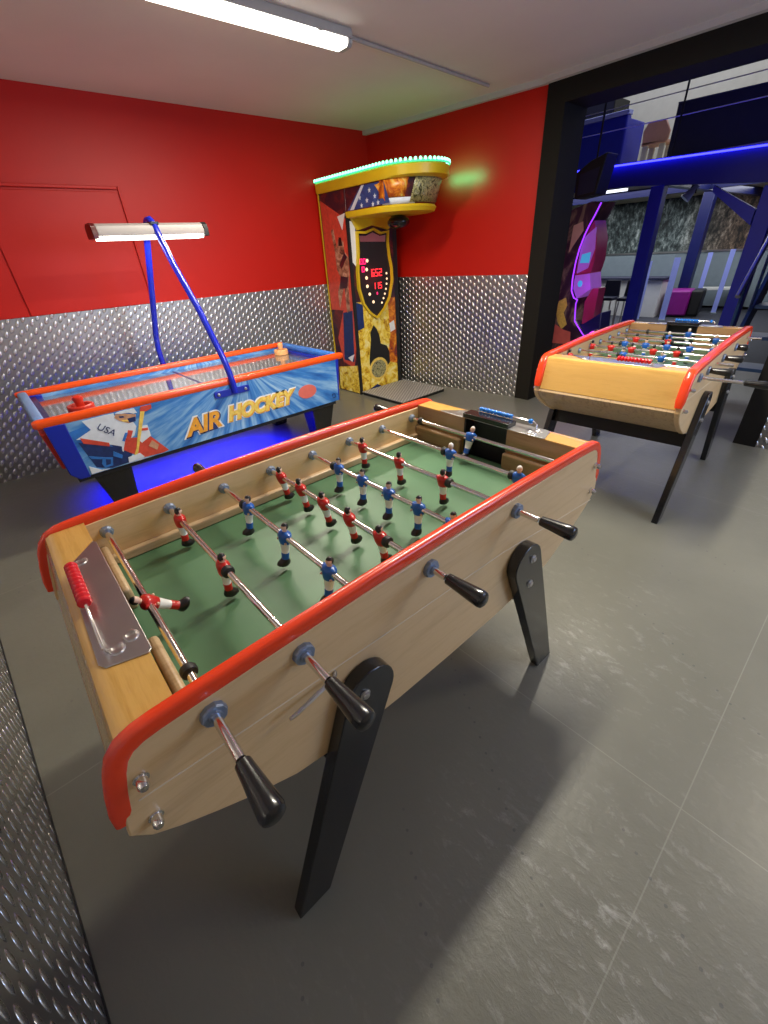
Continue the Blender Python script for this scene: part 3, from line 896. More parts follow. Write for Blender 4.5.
MB().box(1.215, 1.265, 2.91, 3.06, 1.655, 1.672).build('lamp_clamp', 'black', A, 0.003)
la = area('air_hockey_lamp_light', (1.225, 2.985, 1.572), (0.64, 0.10), 7.0, (1.0, 0.97, 0.9)); la.parent = A
# blue light strip below the cabinet
MB().box(0.45, 1.95, AY0 + 0.30, AY0 + 0.33, 0.325, 0.335).build('glow_strip', 'led_blue', A)
lb = area('under_glow_light', (1.08, AY0 + 0.42, 0.320), (1.25, 0.5), 95.0, (0.004, 0.004, 1.0), (0, 0, 0), 120); lb.parent = A

def mallet(label, loc, m, cat='mallet'):
    t = thing('air_hockey_mallet', label, cat, loc, 0, 'air hockey mallets')
    def rev(pr):
        return [[(r * cos(2 * pi * k / 24), r * sin(2 * pi * k / 24), z) for k in range(24)] for r, z in pr]
    MB().rings(rev([(0.046, 0.0), (0.050, 0.004), (0.050, 0.030), (0.046, 0.035), (0.036, 0.033), (0.030, 0.018), (0.006, 0.016)])).build('striker_base', m, t)
    MB().rings(rev([(0.017, 0.016), (0.016, 0.045), (0.020, 0.060), (0.019, 0.072), (0.010, 0.078), (0.002, 0.079)])).build('knob', m, t)
    return t
mallet('red air hockey mallet lying on the playing surface, by the pale blue rail', (0.425, 2.745, 0.6725), 'malletred').scale = (1.5, 1.5, 1.25)
pm = mallet('peach coloured air hockey mallet standing near the far corner of the playing surface', (2.12, 3.17, 0.6725), 'peach')
pm.scale = (1.25, 1.25, 1.3)

# ================================================================== BOXING MACHINE
BX0, BX1, BY0, BY1 = 3.21, 3.865, 3.42, 3.85
B = thing('boxing_machine', 'tall yellow punching arcade machine with green lit rim in the corner', 'arcade machine')
def art_mat(name, stops, scale, det=5, dist=1.0, st=(1, 1, 1)):
    n = N(name)
    f = n.noise(n.mapv(n.obj(), st), scale, det, 0.65, dist)
    n.link(n.ramp(f, stops), n.b.inputs['Base Color'])
    n.b.inputs['Roughness'].default_value = 0.3
    return n.m
M['gold_heap'] = art_mat('gold_heap_print', [(0.28, (0.10, 0.035, 0.004)), (0.38, (0.55, 0.28, 0.01)), (0.50, (0.90, 0.66, 0.06)), (0.68, (0.95, 0.85, 0.40)), (0.8, (0.55, 0.12, 0.01))], 13)
M['fire'] = art_mat('fire_print', [(0.30, (0.06, 0.02, 0.05)), (0.45, (0.45, 0.07, 0.01)), (0.58, (0.85, 0.30, 0.02)), (0.72, (0.95, 0.75, 0.2))], 9)
M['dark_art'] = art_mat('dark_print', [(0.32, (0.010, 0.010, 0.03)), (0.5, (0.05, 0.012, 0.02)), (0.66, (0.20, 0.02, 0.015))], 5)
M['flag_art'] = art_mat('flag_print', [(0.3, (0.015, 0.035, 0.16)), (0.6, (0.03, 0.08, 0.28)), (0.74, (0.20, 0.28, 0.45))], 6)
M['fighter_art'] = art_mat('fighter_print', [(0.35, (0.09, 0.03, 0.02)), (0.5, (0.38, 0.17, 0.10)), (0.66, (0.68, 0.42, 0.28))], 11)
M['lattice_art'] = art_mat('lattice_print', [(0.40, (0.05, 0.05, 0.02)), (0.50, (0.50, 0.46, 0.22)), (0.6, (0.10, 0.10, 0.04)), (0.7, (0.6, 0.58, 0.4))], 22, 2)
M['yellow_dark'] = mat('yellow_gloss', (0.62, 0.43, 0.012), 0.3, var=0.06)
body = MB().box(BX0, BX1, BY0, BY1, 0.0, 1.98).build('cabinet', 'dark_art', B, 0.004)
MB().box(BX0 - 0.006, BX0 + 0.02, BY1 - 0.008, BY1 + 0.006, 0.0, 1.97).build('edge_trim', 'yellow', B)
MB().box(BX0 - 0.006, BX0 + 0.028, BY0 - 0.006, BY0 + 0.012, 0.0, 1.74).build('edge_trim', 'blackmat', B)
MB().box(BX1 - 0.05, BX1 + 0.004, BY0 - 0.006, BY0 + 0.012, 0.0, 1.72).build('edge_trim', 'blackmat', B)
# left side print
decals('side_print', [
 ([(BY1 - 0.02, 1.90), (BY0 + 0.02, 1.72), (BY0 + 0.02, 0.9), (BY1 - 0.02, 0.9)], 0),
 ([(3.614, 0.896), (3.440, 0.927), (3.440, 0.509), (3.504, 0.294), (3.700, 0.345), (3.76, 0.6)], 0),
 ([(3.618, 0.875), (3.449, 0.903), (3.494, 0.364), (3.68, 0.369)], 1),
 ([(3.80, 0.273), (3.435, 0.33), (3.435, 0.01), (3.82, 0.01)], 2),
 ([(3.564, 1.746), (3.44, 1.765), (3.501, 1.632)], 3),
 ([(3.583, 1.56), (3.501, 1.538), (3.499, 1.45), (3.44, 1.394), (3.45, 1.231), (3.483, 1.137), (3.485, 0.901), (3.543, 0.878), (3.55, 1.156), (3.667, 0.914), (3.674, 1.076), (3.594, 1.213), (3.652, 1.289), (3.656, 1.456), (3.691, 1.636), (3.652, 1.651), (3.617, 1.473)], 4),
 ([(3.585, 1.50), (3.52, 1.50), (3.535, 1.57), (3.57, 1.575)], 5),
 ([(3.60, 1.23), (3.47, 1.22), (3.50, 1.12), (3.63, 1.11)], 6),
 ([(3.50, 1.44), (3.46, 1.40), (3.56, 1.30), (3.60, 1.33)], 6),
 ([(3.60, 0.40), (3.48, 0.45), (3.53, 0.36)], 3),
], 'x', BX0, -1, ['pred', 'pnavy', 'gold_heap', 'white', 'fighter_art', 'hair', 'dark_art'], B)
# front: printed heap, fire, shield with display
FY = BY0
decals('front_print', [
 ([(BX0 + 0.03, 0.01), (BX1 - 0.05, 0.01), (BX1 - 0.05, 0.98), (BX0 + 0.03, 0.98)], 0),
 ([(3.66, 0.30), (BX1 - 0.05, 0.25), (BX1 - 0.05, 0.98), (3.70, 0.98), (3.72, 0.6)], 1),
 ([(BX0 + 0.03, 0.98), (BX1 - 0.05, 0.98), (BX1 - 0.05, 1.70), (BX0 + 0.03, 1.70)], 2),
 ([(BX0 + 0.03, 1.35), (3.29, 1.30), (3.31, 1.55), (3.30, 1.70), (BX0 + 0.03, 1.70)], 3),
 ([(BX0 + 0.03, 0.70), (3.33, 0.72), (3.33, 0.95), (BX0 + 0.03, 0.98)], 4),
 ([(3.707, 0.714), (3.782, 0.741), (3.801, 0.640), (3.725, 0.620)], 3),
 ([(3.467, 0.727), (3.512, 0.679), (3.546, 0.605), (3.559, 0.517), (3.65, 0.481), (3.687, 0.409), (3.69, 0.288), (3.66, 0.26), (3.43, 0.25), (3.375, 0.30), (3.375, 0.375), (3.394, 0.473), (3.415, 0.583), (3.412, 0.652)], 5),
 ([(3.507 + 0.145 * cos(2 * pi * i / 28), 0.243 + 0.128 * sin(2 * pi * i / 28)) for i in range(28)], 6),
 ([(3.507 + 0.115 * cos(2 * pi * i / 28), 0.243 + 0.10 * sin(2 * pi * i / 28)) for i in range(28)], 7),
 ([(3.28, 0.012), (3.47, 0.069), (3.552, 0.02), (3.443, 0.011)], 4),
], 'y', FY, -1, ['gold_heap', 'fire', 'dark_art', 'white', 'pnavy', 'blackmat', 'goldlight', 'lattice_art'], B)
sh_out = [(3.302, 1.614), (3.297, 1.437), (3.272, 1.267), (3.270, 1.109), (3.32, 0.95), (3.403, 0.855), (3.51, 0.79), (3.629, 0.873), (3.72, 0.984), (3.772, 1.151), (3.769, 1.276), (3.740, 1.389), (3.727, 1.517), (3.739, 1.616), (3.627, 1.600), (3.525, 1.640), (3.409, 1.610)]
cxs, czs = 3.52, 1.22
def scl(pts, k, kz=None):
    kz = kz or k
    return [(cxs + (x - cxs) * k, czs + (z - czs) * kz) for x, z in pts]
mb = MB()
inn = scl(sh_out, 0.91, 0.95)
n_ = len(sh_out)
def ringfaces(mb, o, i, ya, yb):
    vo = [[mb.bm.verts.new((x, y, z)) for x, z in o] for y in (ya, yb)]
    vi = [[mb.bm.verts.new((x, y, z)) for x, z in i] for y in (ya, yb)]
    for k in range(len(o)):
        j = (k + 1) % len(o)
        mb._f([vo[1][k], vo[1][j], vi[1][j], vi[1][k]], 0)
        mb._f([vo[0][k], vo[0][j], vo[1][j], vo[1][k]], 0)
        mb._f([vi[0][k], vi[0][j], vi[1][j], vi[1][k]], 0)
    return mb
ringfaces(mb, sh_out, inn, FY, FY - 0.035).build('shield_frame', 'yellow', B, ang=50)
panel = MB().prism(scl(sh_out, 0.92, 0.96), 'y', FY, FY - 0.012).build('score_panel', 'blackmat', B)
MB().prism([(3.345, 1.575), (3.43, 1.572), (3.522, 1.600), (3.62, 1.568), (3.700, 1.575), (3.692, 1.515), (3.352, 1.525)], 'y', FY - 0.012, FY - 0.014).build('panel_header', 'steel', panel)
SEG = {'0': 'abcdef', '1': 'bc', '2': 'abged', '3': 'abgcd', '4': 'fgbc', '5': 'afgcd', '6': 'afgedc', '7': 'abc', '8': 'abcdefg', '9': 'abcdfg'}
def seven(mb, ch, x, z, w_, h_, y):
    t = w_ * 0.22
    segs = {'a': (x, x + w_, z + h_ - t, z + h_), 'd': (x, x + w_, z, z + t), 'g': (x, x + w_, z + h_ / 2 - t / 2, z + h_ / 2 + t / 2),
            'f': (x, x + t, z + h_ / 2, z + h_), 'b': (x + w_ - t, x + w_, z + h_ / 2, z + h_), 'e': (x, x + t, z, z + h_ / 2), 'c': (x + w_ - t, x + w_, z, z + h_ / 2)}
    for s in SEG[ch]:
        a = segs[s]
        mb.box(a[0], a[1], y - 0.003, y, a[2], a[3])
def digits(name, txt, x, z, w_, h_, gap, m):
    mb = MB()
    for k, ch in enumerate(txt):
        seven(mb, ch, x + k * (w_ + gap), z, w_, h_, FY - 0.012)
    return mb.build(name, m, panel)
digits('score_digits', '652', 3.475, 1.205, 0.040, 0.070, 0.014, 'led_red')
digits('record_digits', '115', 3.487, 1.085, 0.034, 0.062, 0.012, 'led_red')
digits('credit_digits', '00', 3.325, 1.325, 0.034, 0.052, 0.010, 'led_pink')
digits('credit_digits', '0', 3.345, 1.255, 0.036, 0.050, 0.010, 'led_pink')
MB().box(3.535, 3.548, FY - 0.015, FY - 0.012, 1.03, 1.055).build('indicator_light', 'led_pink', panel)
for x, z, r in [(3.426, 1.355, 0.017), (3.412, 1.276, 0.017), (3.402, 1.199, 0.017), (3.406, 1.12, 0.017), (3.432, 1.043, 0.016), (3.479, 0.963, 0.016)] + [(a, b, 0.011) for a, b in ((3.690, 1.224), (3.692, 1.172), (3.685, 1.123), (3.672, 1.074), (3.652, 1.027), (3.630, 0.985), (3.602, 0.943))]:
    b_ = MB(); lathe_y(b_, [(FY - 0.012, r), (FY - 0.017, r * 0.9), (FY - 0.020, r * 0.4)], 0, 10, x, z); b_.build('indicator_light', 'bulb', panel)
# neck fairing under the canopy
MB().prism([(BX0 + 0.0, 1.765), (BX1, 1.765), (BX1 - 0.01, 1.70), (3.73, 1.62), (3.52, 1.66), (3.32, 1.62), (BX0 + 0.05, 1.70)], 'y', FY - 0.03, FY).build('neck_fairing', 'yellow', B, 0.004)
# canopy
def plan(x0, x1, yback, ystr, yfront, n=18):
    c = (x0 + x1) / 2; a = (x1 - x0) / 2; b = ystr - yfront
    return [(x0, yback)] + [(c - a * cos(t), ystr - b * sin(t)) for t in [pi * i / n for i in range(n + 1)]] + [(x1, yback)]
up = plan(3.185, 3.880, BY1, 2.90, 2.50)
lo = plan(3.200, 3.850, BY0 - 0.0, 2.95, 2.66)
drum_b = plan(3.215, 3.855, BY1 - 0.01, 2.95, 2.70)
drum_t = plan(3.215, 3.855, BY1 - 0.01, 2.92, 2.60)
MB().rings([[(x, y, 1.765) for x, y in drum_b], [(x, y, 1.962) for x, y in drum_t]]).build('canopy_drum', 'dark_art', B, ang=50)
rim = MB()
rim.rings([[(x, y, 1.952) for x, y in plan(3.195, 3.870, BY1, 2.91, 2.55)], [(x, y, 1.965) for x, y in plan(3.187, 3.878, BY1, 2.90, 2.51)], [(x, y, 2.03) for x, y in up], [(x, y, 2.04) for x, y in plan(3.20, 3.865, BY1, 2.90, 2.53)]])
rim.build('canopy_rim', 'yellow', B, ang=40)
lip = MB()
lip.rings([[(x, y, 1.718) for x, y in plan(3.23, 3.82, BY0, 2.97, 2.72)], [(x, y, 1.724) for x, y in plan(3.207, 3.843, BY0, 2.96, 2.68)], [(x, y, 1.755) for x, y in lo], [(x, y, 1.772) for x, y in plan(3.207, 3.843, BY0, 2.96, 2.675)]])
lip.build('canopy_lip', 'yellow', B, ang=40)
# green LED chain on the rim
def walk(pts, step):
    out = []
    d = 0.0
    for a, b in zip(pts[:-1], pts[1:]):
        a = Vector(a); b = Vector(b); L = (b - a).length
        while d < L:
            out.append((a + (b - a) * (d / L), (b - a).normalized())); d += step
        d -= L
    return out
leds = walk(up, 0.042)
chain = MB().tube([(x, y, 2.044) for x, y in up], 0.007, 8).build('led_chain', 'led_green', B)
first = None
for p, d in leds:
    if first is None:
        first = MB().ell((0, 0, 0), 0.013, 0.013, 0.017, 0, 8, 6).build('led_bulb', mat('green_led_bright', (0.2, 0.7, 0.4), 0.4, emit=(0.22, 1.0, 0.55), estr=3.5, var=0), B)
        o = first
    else:
        o = first.copy(); COL.objects.link(o)
    q = p + Vector((d.y, -d.x)) * 0.004 * -1
    o.location = (q.x, q.y, 2.056)
    o['kind'] = ''
    del o['kind']
lg_ = area('rim_glow_light', (3.915, 2.72, 1.985), (0.04, 0.34), 2.2, (0.03, 1.0, 0.33), (0, radians(-90), 0), 130); lg_.parent = B
lr_ = point('score_glow_light', (3.55, FY - 0.12, 1.2), 0.5, (1.0, 0.03, 0.05), 0.06); lr_.parent = B
# canopy side print (left)
xs_ = 3.2145
decals('canopy_print', [
 ([(3.40, 1.778), (2.80, 1.784), (2.87, 1.945), (3.18, 1.948)], 0),
 ([(3.36, 1.778), (3.17, 1.948), (3.13, 1.948), (3.30, 1.778)], 3),
 ([(2.87, 1.939), (2.86, 1.80), (2.93, 1.87), (2.99, 1.93)], 1),
], 'x', xs_, -1, ['flag_art', 'fire', 'white', 'pwhite', 'lattice_art'], B)
def star(cx_, cz_, r):
    return [(cx_ + (r if i % 2 == 0 else r * 0.42) * cos(pi / 2 + pi * i / 5), cz_ + (r if i % 2 == 0 else r * 0.42) * sin(pi / 2 + pi * i / 5)) for i in range(10)]
for y, z in ((3.06, 1.90), (3.10, 1.83), (2.99, 1.85), (2.95, 1.80), (3.02, 1.795), (3.18, 1.80), (3.20, 1.86)):
    decals('star_print', [(star(y, z, 0.022), 0)], 'x', xs_ - 0.003, -1, ['pwhite'], B)
# curved front print of the canopy: strips following the drum
def drum_strip(name, i0, i1, t0, t1, m, off=0.006):
    mb = MB()
    R = []
    for t in (t0, t1):
        ring = []
        for i in range(i0, i1 + 1):
            b_ = Vector((*drum_b[i], 1.765)); t_ = Vector((*drum_t[i], 1.962))
            p = b_.lerp(t_, t)
            c = Vector((3.535, 3.2, p.z)); nrm = (p - c); nrm.z = 0; nrm.normalize()
            ring.append(p + nrm * off)
        R.append(ring)
    V = [[mb.bm.verts.new(p) for p in r] for r in R]
    for k in range(len(V[0]) - 1):
        mb._f([V[0][k], V[0][k + 1], V[1][k + 1], V[1][k]], 0)
    o = mb.build(name, m, B, ang=60)
    s_ = o.modifiers.new('solid', 'SOLIDIFY'); s_.thickness = 0.002
    return o
drum_strip('explosion_print', 1, 6, 0.30, 0.97, 'fire')
drum_strip('white_stripe_print', 2, 8, 0.05, 0.28, 'pwhite')
drum_strip('rope_print', 7, 14, 0.10, 0.95, 'lattice_art', 0.008)
# punching ball folded up below the canopy
pb = MB()
pb.ell((3.60, 3.10, 1.665), 0.10, 0.12, 0.058, 0, 20, 10).tube([(3.60, 3.15, 1.66), (3.60, 3.18, 1.735)], 0.02, 10)
pb.build('punching_ball', 'black', B)
# platform
P_ = thing('floor_platform', 'tread plate floor platform in front of the punching machine', 'platform', (3.555, 3.05, 0))
MB().box(-0.345, 0.345, -0.335, 0.345, 0.030, 0.040).build('plate', 'tread_xy', P_, 0.003)
MB().box(-0.335, 0.335, -0.325, 0.335, 0.0, 0.030).build('base', 'blackmat', P_)

# ================================================================== HALL BEYOND THE OPENING
HF = 0.0
M['hall_blue'] = mat('hall_blue_paint', (0.010, 0.018, 0.46), 0.45, var=0.05)
M['hall_dark'] = mat('hall_dark_paint', (0.012, 0.014, 0.045), 0.6, var=0.08)
M['hall_white'] = mat('hall_white_paint', (0.72, 0.72, 0.68), 0.7, var=0.04)
M['hall_grey'] = mat('hall_grey_panel', (0.22, 0.27, 0.30), 0.35, var=0.06)
M['hall_carpet'] = mat('hall_carpet', (0.035, 0.038, 0.052), 0.8, var=0.15, vscale=20)
M['acrylic'] = mat('frosted_acrylic', (0.34, 0.40, 0.92), 0.25, var=0.03)
M['purple'] = mat('purple_vinyl', (0.26, 0.010, 0.24), 0.4, var=0.06)
M['tan'] = mat('tan_shade', (0.60, 0.33, 0.27), 0.55, var=0.06)
M['cream'] = mat('cream_ceiling', (0.50, 0.44, 0.28), 0.7, var=0.05)
M['stairblue'] = mat('stair_blue', (0.02, 0.06, 0.16), 0.4, var=0.05)
def rock():
    n = N('rock_mural')
    o = n.obj()
    v = n.mapv(o, (1, 1, 0.55))
    f1 = n.noise(v, 3.0, 3, 0.6, 0.4)
    f2 = n.noise(v, 16.0, 8, 0.75, 0.3)
    f = n.math('ADD', n.math('MULTIPLY', f1, 0.35), n.math('MULTIPLY', f2, 0.65))
    x = n.xyz(o)
    warm = n.ramp(n.math('DIVIDE', x[1], 6.0), [(0.36, 1.0), (0.55, 0.0)])
    c1 = n.ramp(f, [(0.42, (0.008, 0.012, 0.013)), (0.50, (0.06, 0.085, 0.085)), (0.56, (0.22, 0.27, 0.26)), (0.63, (0.62, 0.68, 0.66))])
    c2 = n.ramp(f, [(0.42, (0.016, 0.012, 0.010)), (0.50, (0.12, 0.075, 0.048)), (0.57, (0.34, 0.22, 0.14)), (0.65, (0.65, 0.52, 0.42))])
    n.link(n.mix(warm, c1, c2), n.b.inputs['Base Color'])
    n.b.inputs['Roughness'].default_value = 0.6
    n.bump(f, 0.03, 0.6)
    return n.m
M['rock'] = rock()

# shell of the hall
struct(MB().box(12.3, 12.5, -3.0, 8.0, 0.0, 2.35).build('wall_hall_far', 'rock'))
struct(MB().box(9.5, 9.7, -3.0, 8.0, 2.21, 5.0).build('wall_hall_upper', 'hall_white'))
struct(MB().box(4.6, 14.0, 7.8, 8.0, 0.0, 5.0).build('wall_hall_left', 'hall_dark'))
struct(MB().box(4.6, 14.0, -3.0, -2.8, 0.0, 5.0).build('wall_hall_right', 'hall_dark'))
struct(MB().box(4.4, 14.0, -3.0, 8.0, 5.0, 5.1).build('ceiling_hall', 'hall_dark'))
struct(MB().box(6.7, 12.3, -2.8, 7.8, 0.0, 0.004).build('trim_7', 'hall_carpet'))
# mezzanine slab and its blue front beam
struct(MB().box(7.12, 12.3, -2.8, 7.8, 2.06, 2.20).build('trim_8', 'cream'))
mb = MB()
mb.prism([(-2.8, 1.50), (2.3, 1.955), (7.8, 2.10), (7.8, 2.345), (-2.8, 2.07)], 'x', 7.0, 7.12)
struct(mb.build('trim_9', mat('hall_beam_blue', (0.008, 0.012, 0.26), 0.5, var=0.04)))
mb = MB()
mb.box(7.12, 12.3, 2.02, 2.14, 1.94, 2.06).box(7.12, 12.3, 0.86, 0.98, 1.92, 2.06).box(9.0, 9.1, -2.8, 7.8, 1.95, 2.06)
struct(mb.build('trim_10', 'navy'))
led = MB().tube([(6.985, 7.0, 2.305), (6.985, 2.75, 2.195), (6.985, 1.03, 2.150), (6.985, -2.0, 2.07)], 0.009, 8)
tag(led.build('led_strip', 'led_blue'), 'glowing blue LED strip running along the mezzanine front beam', 'light strip')
area('led_wash_light', (6.94, 1.6, 2.17), (0.03, 5.5), 2.2, (0.02, 0.02, 1.0), (0, radians(-90), 0))
area('led_room_light', (6.90, 1.2, 2.17), (0.04, 4.0), 5.0, (0.02, 0.02, 1.0), (0, radians(90), 0))

def post(label, x, y, w_, h_, m='hall_blue'):
    t = thing('steel_post', label, 'post', (x, y, 0), 0, 'blue posts under the mezzanine')
    MB().box(-w_ / 2, w_ / 2, -w_ / 2, w_ / 2, 0.012, h_).build('shaft', m, t, 0.006)
    MB().box(-w_ * 0.9, w_ * 0.9, -w_ * 0.9, w_ * 0.9, 0.0, 0.012).build('base_plate', 'navy', t)
    return t
post('blue steel post nearest the racing cabinet, carrying the mezzanine beam', 7.06, 2.02, 0.15, 1.925)
post('blue steel post beside the staircase, carrying the mezzanine beam', 7.06, 0.86, 0.16, 1.80)
post('dark blue slimmer post standing farther back between the other two', 11.30, 2.63, 0.19, 2.055, 'navy')
# diagonal brace at the right post
tag(MB().prism([(0.955, 1.45), (0.955, 1.60), (1.42, 1.86), (1.42, 1.80)], 'x', 7.0, 7.10).build('diagonal_brace', 'hall_blue'), 'short blue diagonal brace joining the post to the beam', 'brace')

# things up on the mezzanine
Z2 = 2.202
def settee():
    t = thing('settee', 'blue box settee with pale top edge up on the mezzanine', 'sofa', (8.1, 3.22, Z2))
    MB().box(-0.3, 0.3, -0.32, 0.75, 0.0, 0.60).build('seat', 'hall_blue', t, 0.02)
    MB().box(-0.34, -0.22, -0.34, 0.77, 0.0, 0.62).build('backrest', 'hall_blue', t, 0.02)
    MB().box(-0.345, -0.215, -0.345, 0.775, 0.62, 0.67).build('top_edge', 'acrylic', t, 0.008)
settee()
t = thing('chair', 'small pinkish chair up on the mezzanine beside the blue settee', 'chair', (8.1, 2.60, Z2), 0.0)
MB().prism([(-0.17, 0.30), (0.15, 0.28), (0.17, 0.44), (0.12, 0.54), (-0.10, 0.53), (-0.18, 0.40)], 'x', -0.03, 0.01).build('backrest', 'tan', t, 0.01)
MB().box(-0.03, 0.28, -0.16, 0.16, 0.28, 0.32).build('seat', 'tan', t, 0.01)
for y in (-0.11, 0.11):
    for x in (0.0, 0.25):
        MB().box(x - 0.014, x + 0.014, y - 0.035, y + 0.035, 0.0, 0.28).build('leg', 'hall_white', t)
t = thing('partition_panel', 'large dark blue panel standing on the mezzanine', 'panel', (7.6, 0.6, Z2))
MB().prism([(-2.2, 0.0), (1.62, 0.0), (1.62, 0.57), (-2.2, 0.52)], 'x', 0.0, 0.05).build('board', 'hall_dark', t)
MB().prism([(-2.2, 0.52), (1.62, 0.57), (1.62, 0.582), (-2.2, 0.532)], 'x', -0.01, 0.06).build('top_rail', 'navy', t)
t = thing('railing', 'thin cable railing along the mezzanine edge', 'railing', (7.3, 0, Z2))
for z0 in (0.40, 0.62):
    MB().tube([(0, 4.0, z0), (0, -1.0, z0)], 0.006, 6).build('cable', 'steel', t)
for y in (3.45, 2.05, 0.6):
    MB().tube([(0, y, 0), (0, y, 0.95)], 0.012, 8).build('post', 'blackmat', t)
t = thing('storage_shelf', 'dark cabinet against the upper wall of the mezzanine', 'cabinet', (9.0, 3.9, Z2))
MB().box(-0.25, 0.25, -0.35, 0.55, 0.0, 1.05).build('body', 'blackmat', t, 0.01)
MB().box(-0.26, -0.25, -0.33, 0.09, 0.03, 1.02).build('door', 'hall_dark', t); MB().box(-0.26, -0.25, 0.11, 0.53, 0.03, 1.02).build('door', 'hall_dark', t)

# spotlights below the slab
def spot(label, y, x=8.0, aim=0.4):
    t = thing('spotlight', label, 'spotlight', (x, y, 2.06), 0, 'spotlights below the mezzanine')
    MB().tube([(0, 0, 0), (0, 0, -0.15)], 0.012, 8).build('stem', 'blackmat', t)
    d = Vector((-0.3, aim, -0.75)).normalized()
    c = Vector((0, 0, -0.18))
    MB().tube([c - d * 0.09, c + d * 0.02, c + d * 0.09], [0.035, 0.05, 0.065], 14).build('can', 'acrylic', t)
    MB().tube([(0, -0.055, -0.15), (0, -0.06, -0.20)], 0.008, 6).build('yoke', 'blackmat', t)
spot('blue grey spotlight can hanging below the mezzanine beside the front post', 2.33, 8.0, 0.35)
spot('blue grey spotlight can hanging below the mezzanine between two posts', 1.95, 8.0, 0.5)
t = thing('batten_lamp', 'lit white batten lamp below the mezzanine behind the racing cabinet', 'ceiling lamp', (8.0, 3.12, 2.0), 0.0)
MB().box(-0.05, 0.05, -0.32, 0.32, 0.02, 0.055).build('housing', 'hall_white', t)
MB().box(-0.04, 0.04, -0.31, 0.31, -0.01, 0.02).build('diffuser', mat('hall_lamp_glow', (0.8, 0.8, 0.9), 0.5, emit=(0.8, 0.85, 1.0), estr=2.0, var=0), t)
for y in (-0.2, 0.2):
    MB().tube([(0, y, 0.050), (0, y, 0.061)], 0.006, 6).build('hanger', 'steel', t)
area('hall_white_light', (9.9, 3.0, 2.04), (3.2, 5.0), 135.0, (0.92, 0.95, 1.0))
area('hall_upper_light', (8.4, 2.5, 4.6), (2.0, 5.0), 65.0, (0.95, 0.96, 1.0))
area('hall_blue_light', (5.7, 0.8, 3.6), (1.6, 3.0), HALL_BLUE, (0.035, 0.045, 1.0))

# counter, stools, acrylic dividers, ottoman, bench
t = thing('bar_counter', 'white bar counter with dark top at the end of the hall', 'counter', (10.3, 3.75, 0.004))
MB().box(0.0, 0.5, -1.0, 1.6, 0.0, 0.66).build('front', 'hall_white', t)
MB().box(-0.08, 0.55, -1.05, 1.6, 0.66, 0.70).build('worktop', 'hall_dark', t)
MB().box(0.40, 0.44, -1.0, 1.6, 0.70, 1.06).build('splash_panel', 'hall_grey', t)
def stool(label, y):
    t = thing('bar_stool', label, 'stool', (8.6, y, 0.004), 0, 'dark bar stools')
    MB().box(-0.15, 0.15, -0.14, 0.14, 0.48, 0.53).build('seat', 'hall_dark', t, 0.01)
    MB().prism([(-0.14, 0.53), (0.14, 0.53), (0.12, 0.78), (-0.12, 0.78)], 'x', 0.11, 0.14).build('backrest', 'hall_dark', t, 0.006)
    for x in (-0.12, 0.12):
        for yy in (-0.11, 0.11):
            MB().tube([(x * 1.15, yy * 1.15, 0.0), (x, yy, 0.48)], 0.012, 8).build('leg', 'steel', t)
stool('dark bar stool beside the racing cabinet', 3.02)
stool('dark bar stool standing close to the blue front post', 2.66)
def divider(label, x, y, w_, h_):
    t = thing('acrylic_divider', label, 'divider', (x, y, 0.004), 0.35, 'frosted dividers')
    MB().box(-0.012, 0.012, -w_ / 2, w_ / 2, 0.02, h_).build('sheet', 'acrylic', t)
    MB().box(-0.12, 0.12, -w_ / 2, w_ / 2, 0.0, 0.02).build('foot', 'hall_grey', t)
divider('frosted blue lit divider right behind the front post', 9.9, 2.98, 0.20, 1.0)
divider('slim frosted divider left of the dark back post', 10.0, 2.50, 0.10, 1.04)
divider('slim frosted divider right of the dark back post', 11.25, 2.33, 0.08, 1.06)
divider('slim frosted divider standing by the bench at the far wall', 11.25, 1.98, 0.08, 1.10)
t = thing('ottoman', 'purple ottoman with dark end on the hall floor', 'ottoman', (10.55, 2.32, 0.004), 0.15)
MB().box(-0.1, 0.45, -0.05, 0.38, 0.03, 0.47).build('cushion', 'purple', t, 0.03)
MB().box(-0.05, 0.45, -0.24, -0.05, 0.03, 0.47).build('end_block', 'blackmat', t, 0.03)
MB().box(-0.05, 0.4, -0.2, 0.33, 0.0, 0.03).build('plinth', 'blackmat', t)
t = thing('glass_balustrade', 'grey glass balustrade in front of the rock wall', 'balustrade', (12.0, 2.6, 0.004))
MB().box(-0.01, 0.01, -1.4, 2.2, 0.05, 1.05).build('pane', 'hall_grey', t)
MB().box(-0.03, 0.03, -1.4, 2.2, 1.05, 1.08).build('handrail', 'steel', t)
t = thing('bench', 'pale slatted bench in front of the balustrade', 'bench', (11.65, 2.05, 0.004), 0.3)
for k in range(4):
    MB().box(-0.2 + k * 0.1, -0.12 + k * 0.1, -0.35, 0.35, 0.40, 0.43).build('slat', 'hall_white', t)
for y in (-0.28, 0.28):
    MB().box(-0.2, 0.18, y - 0.02, y + 0.02, 0.0, 0.40).build('leg', 'steel', t)
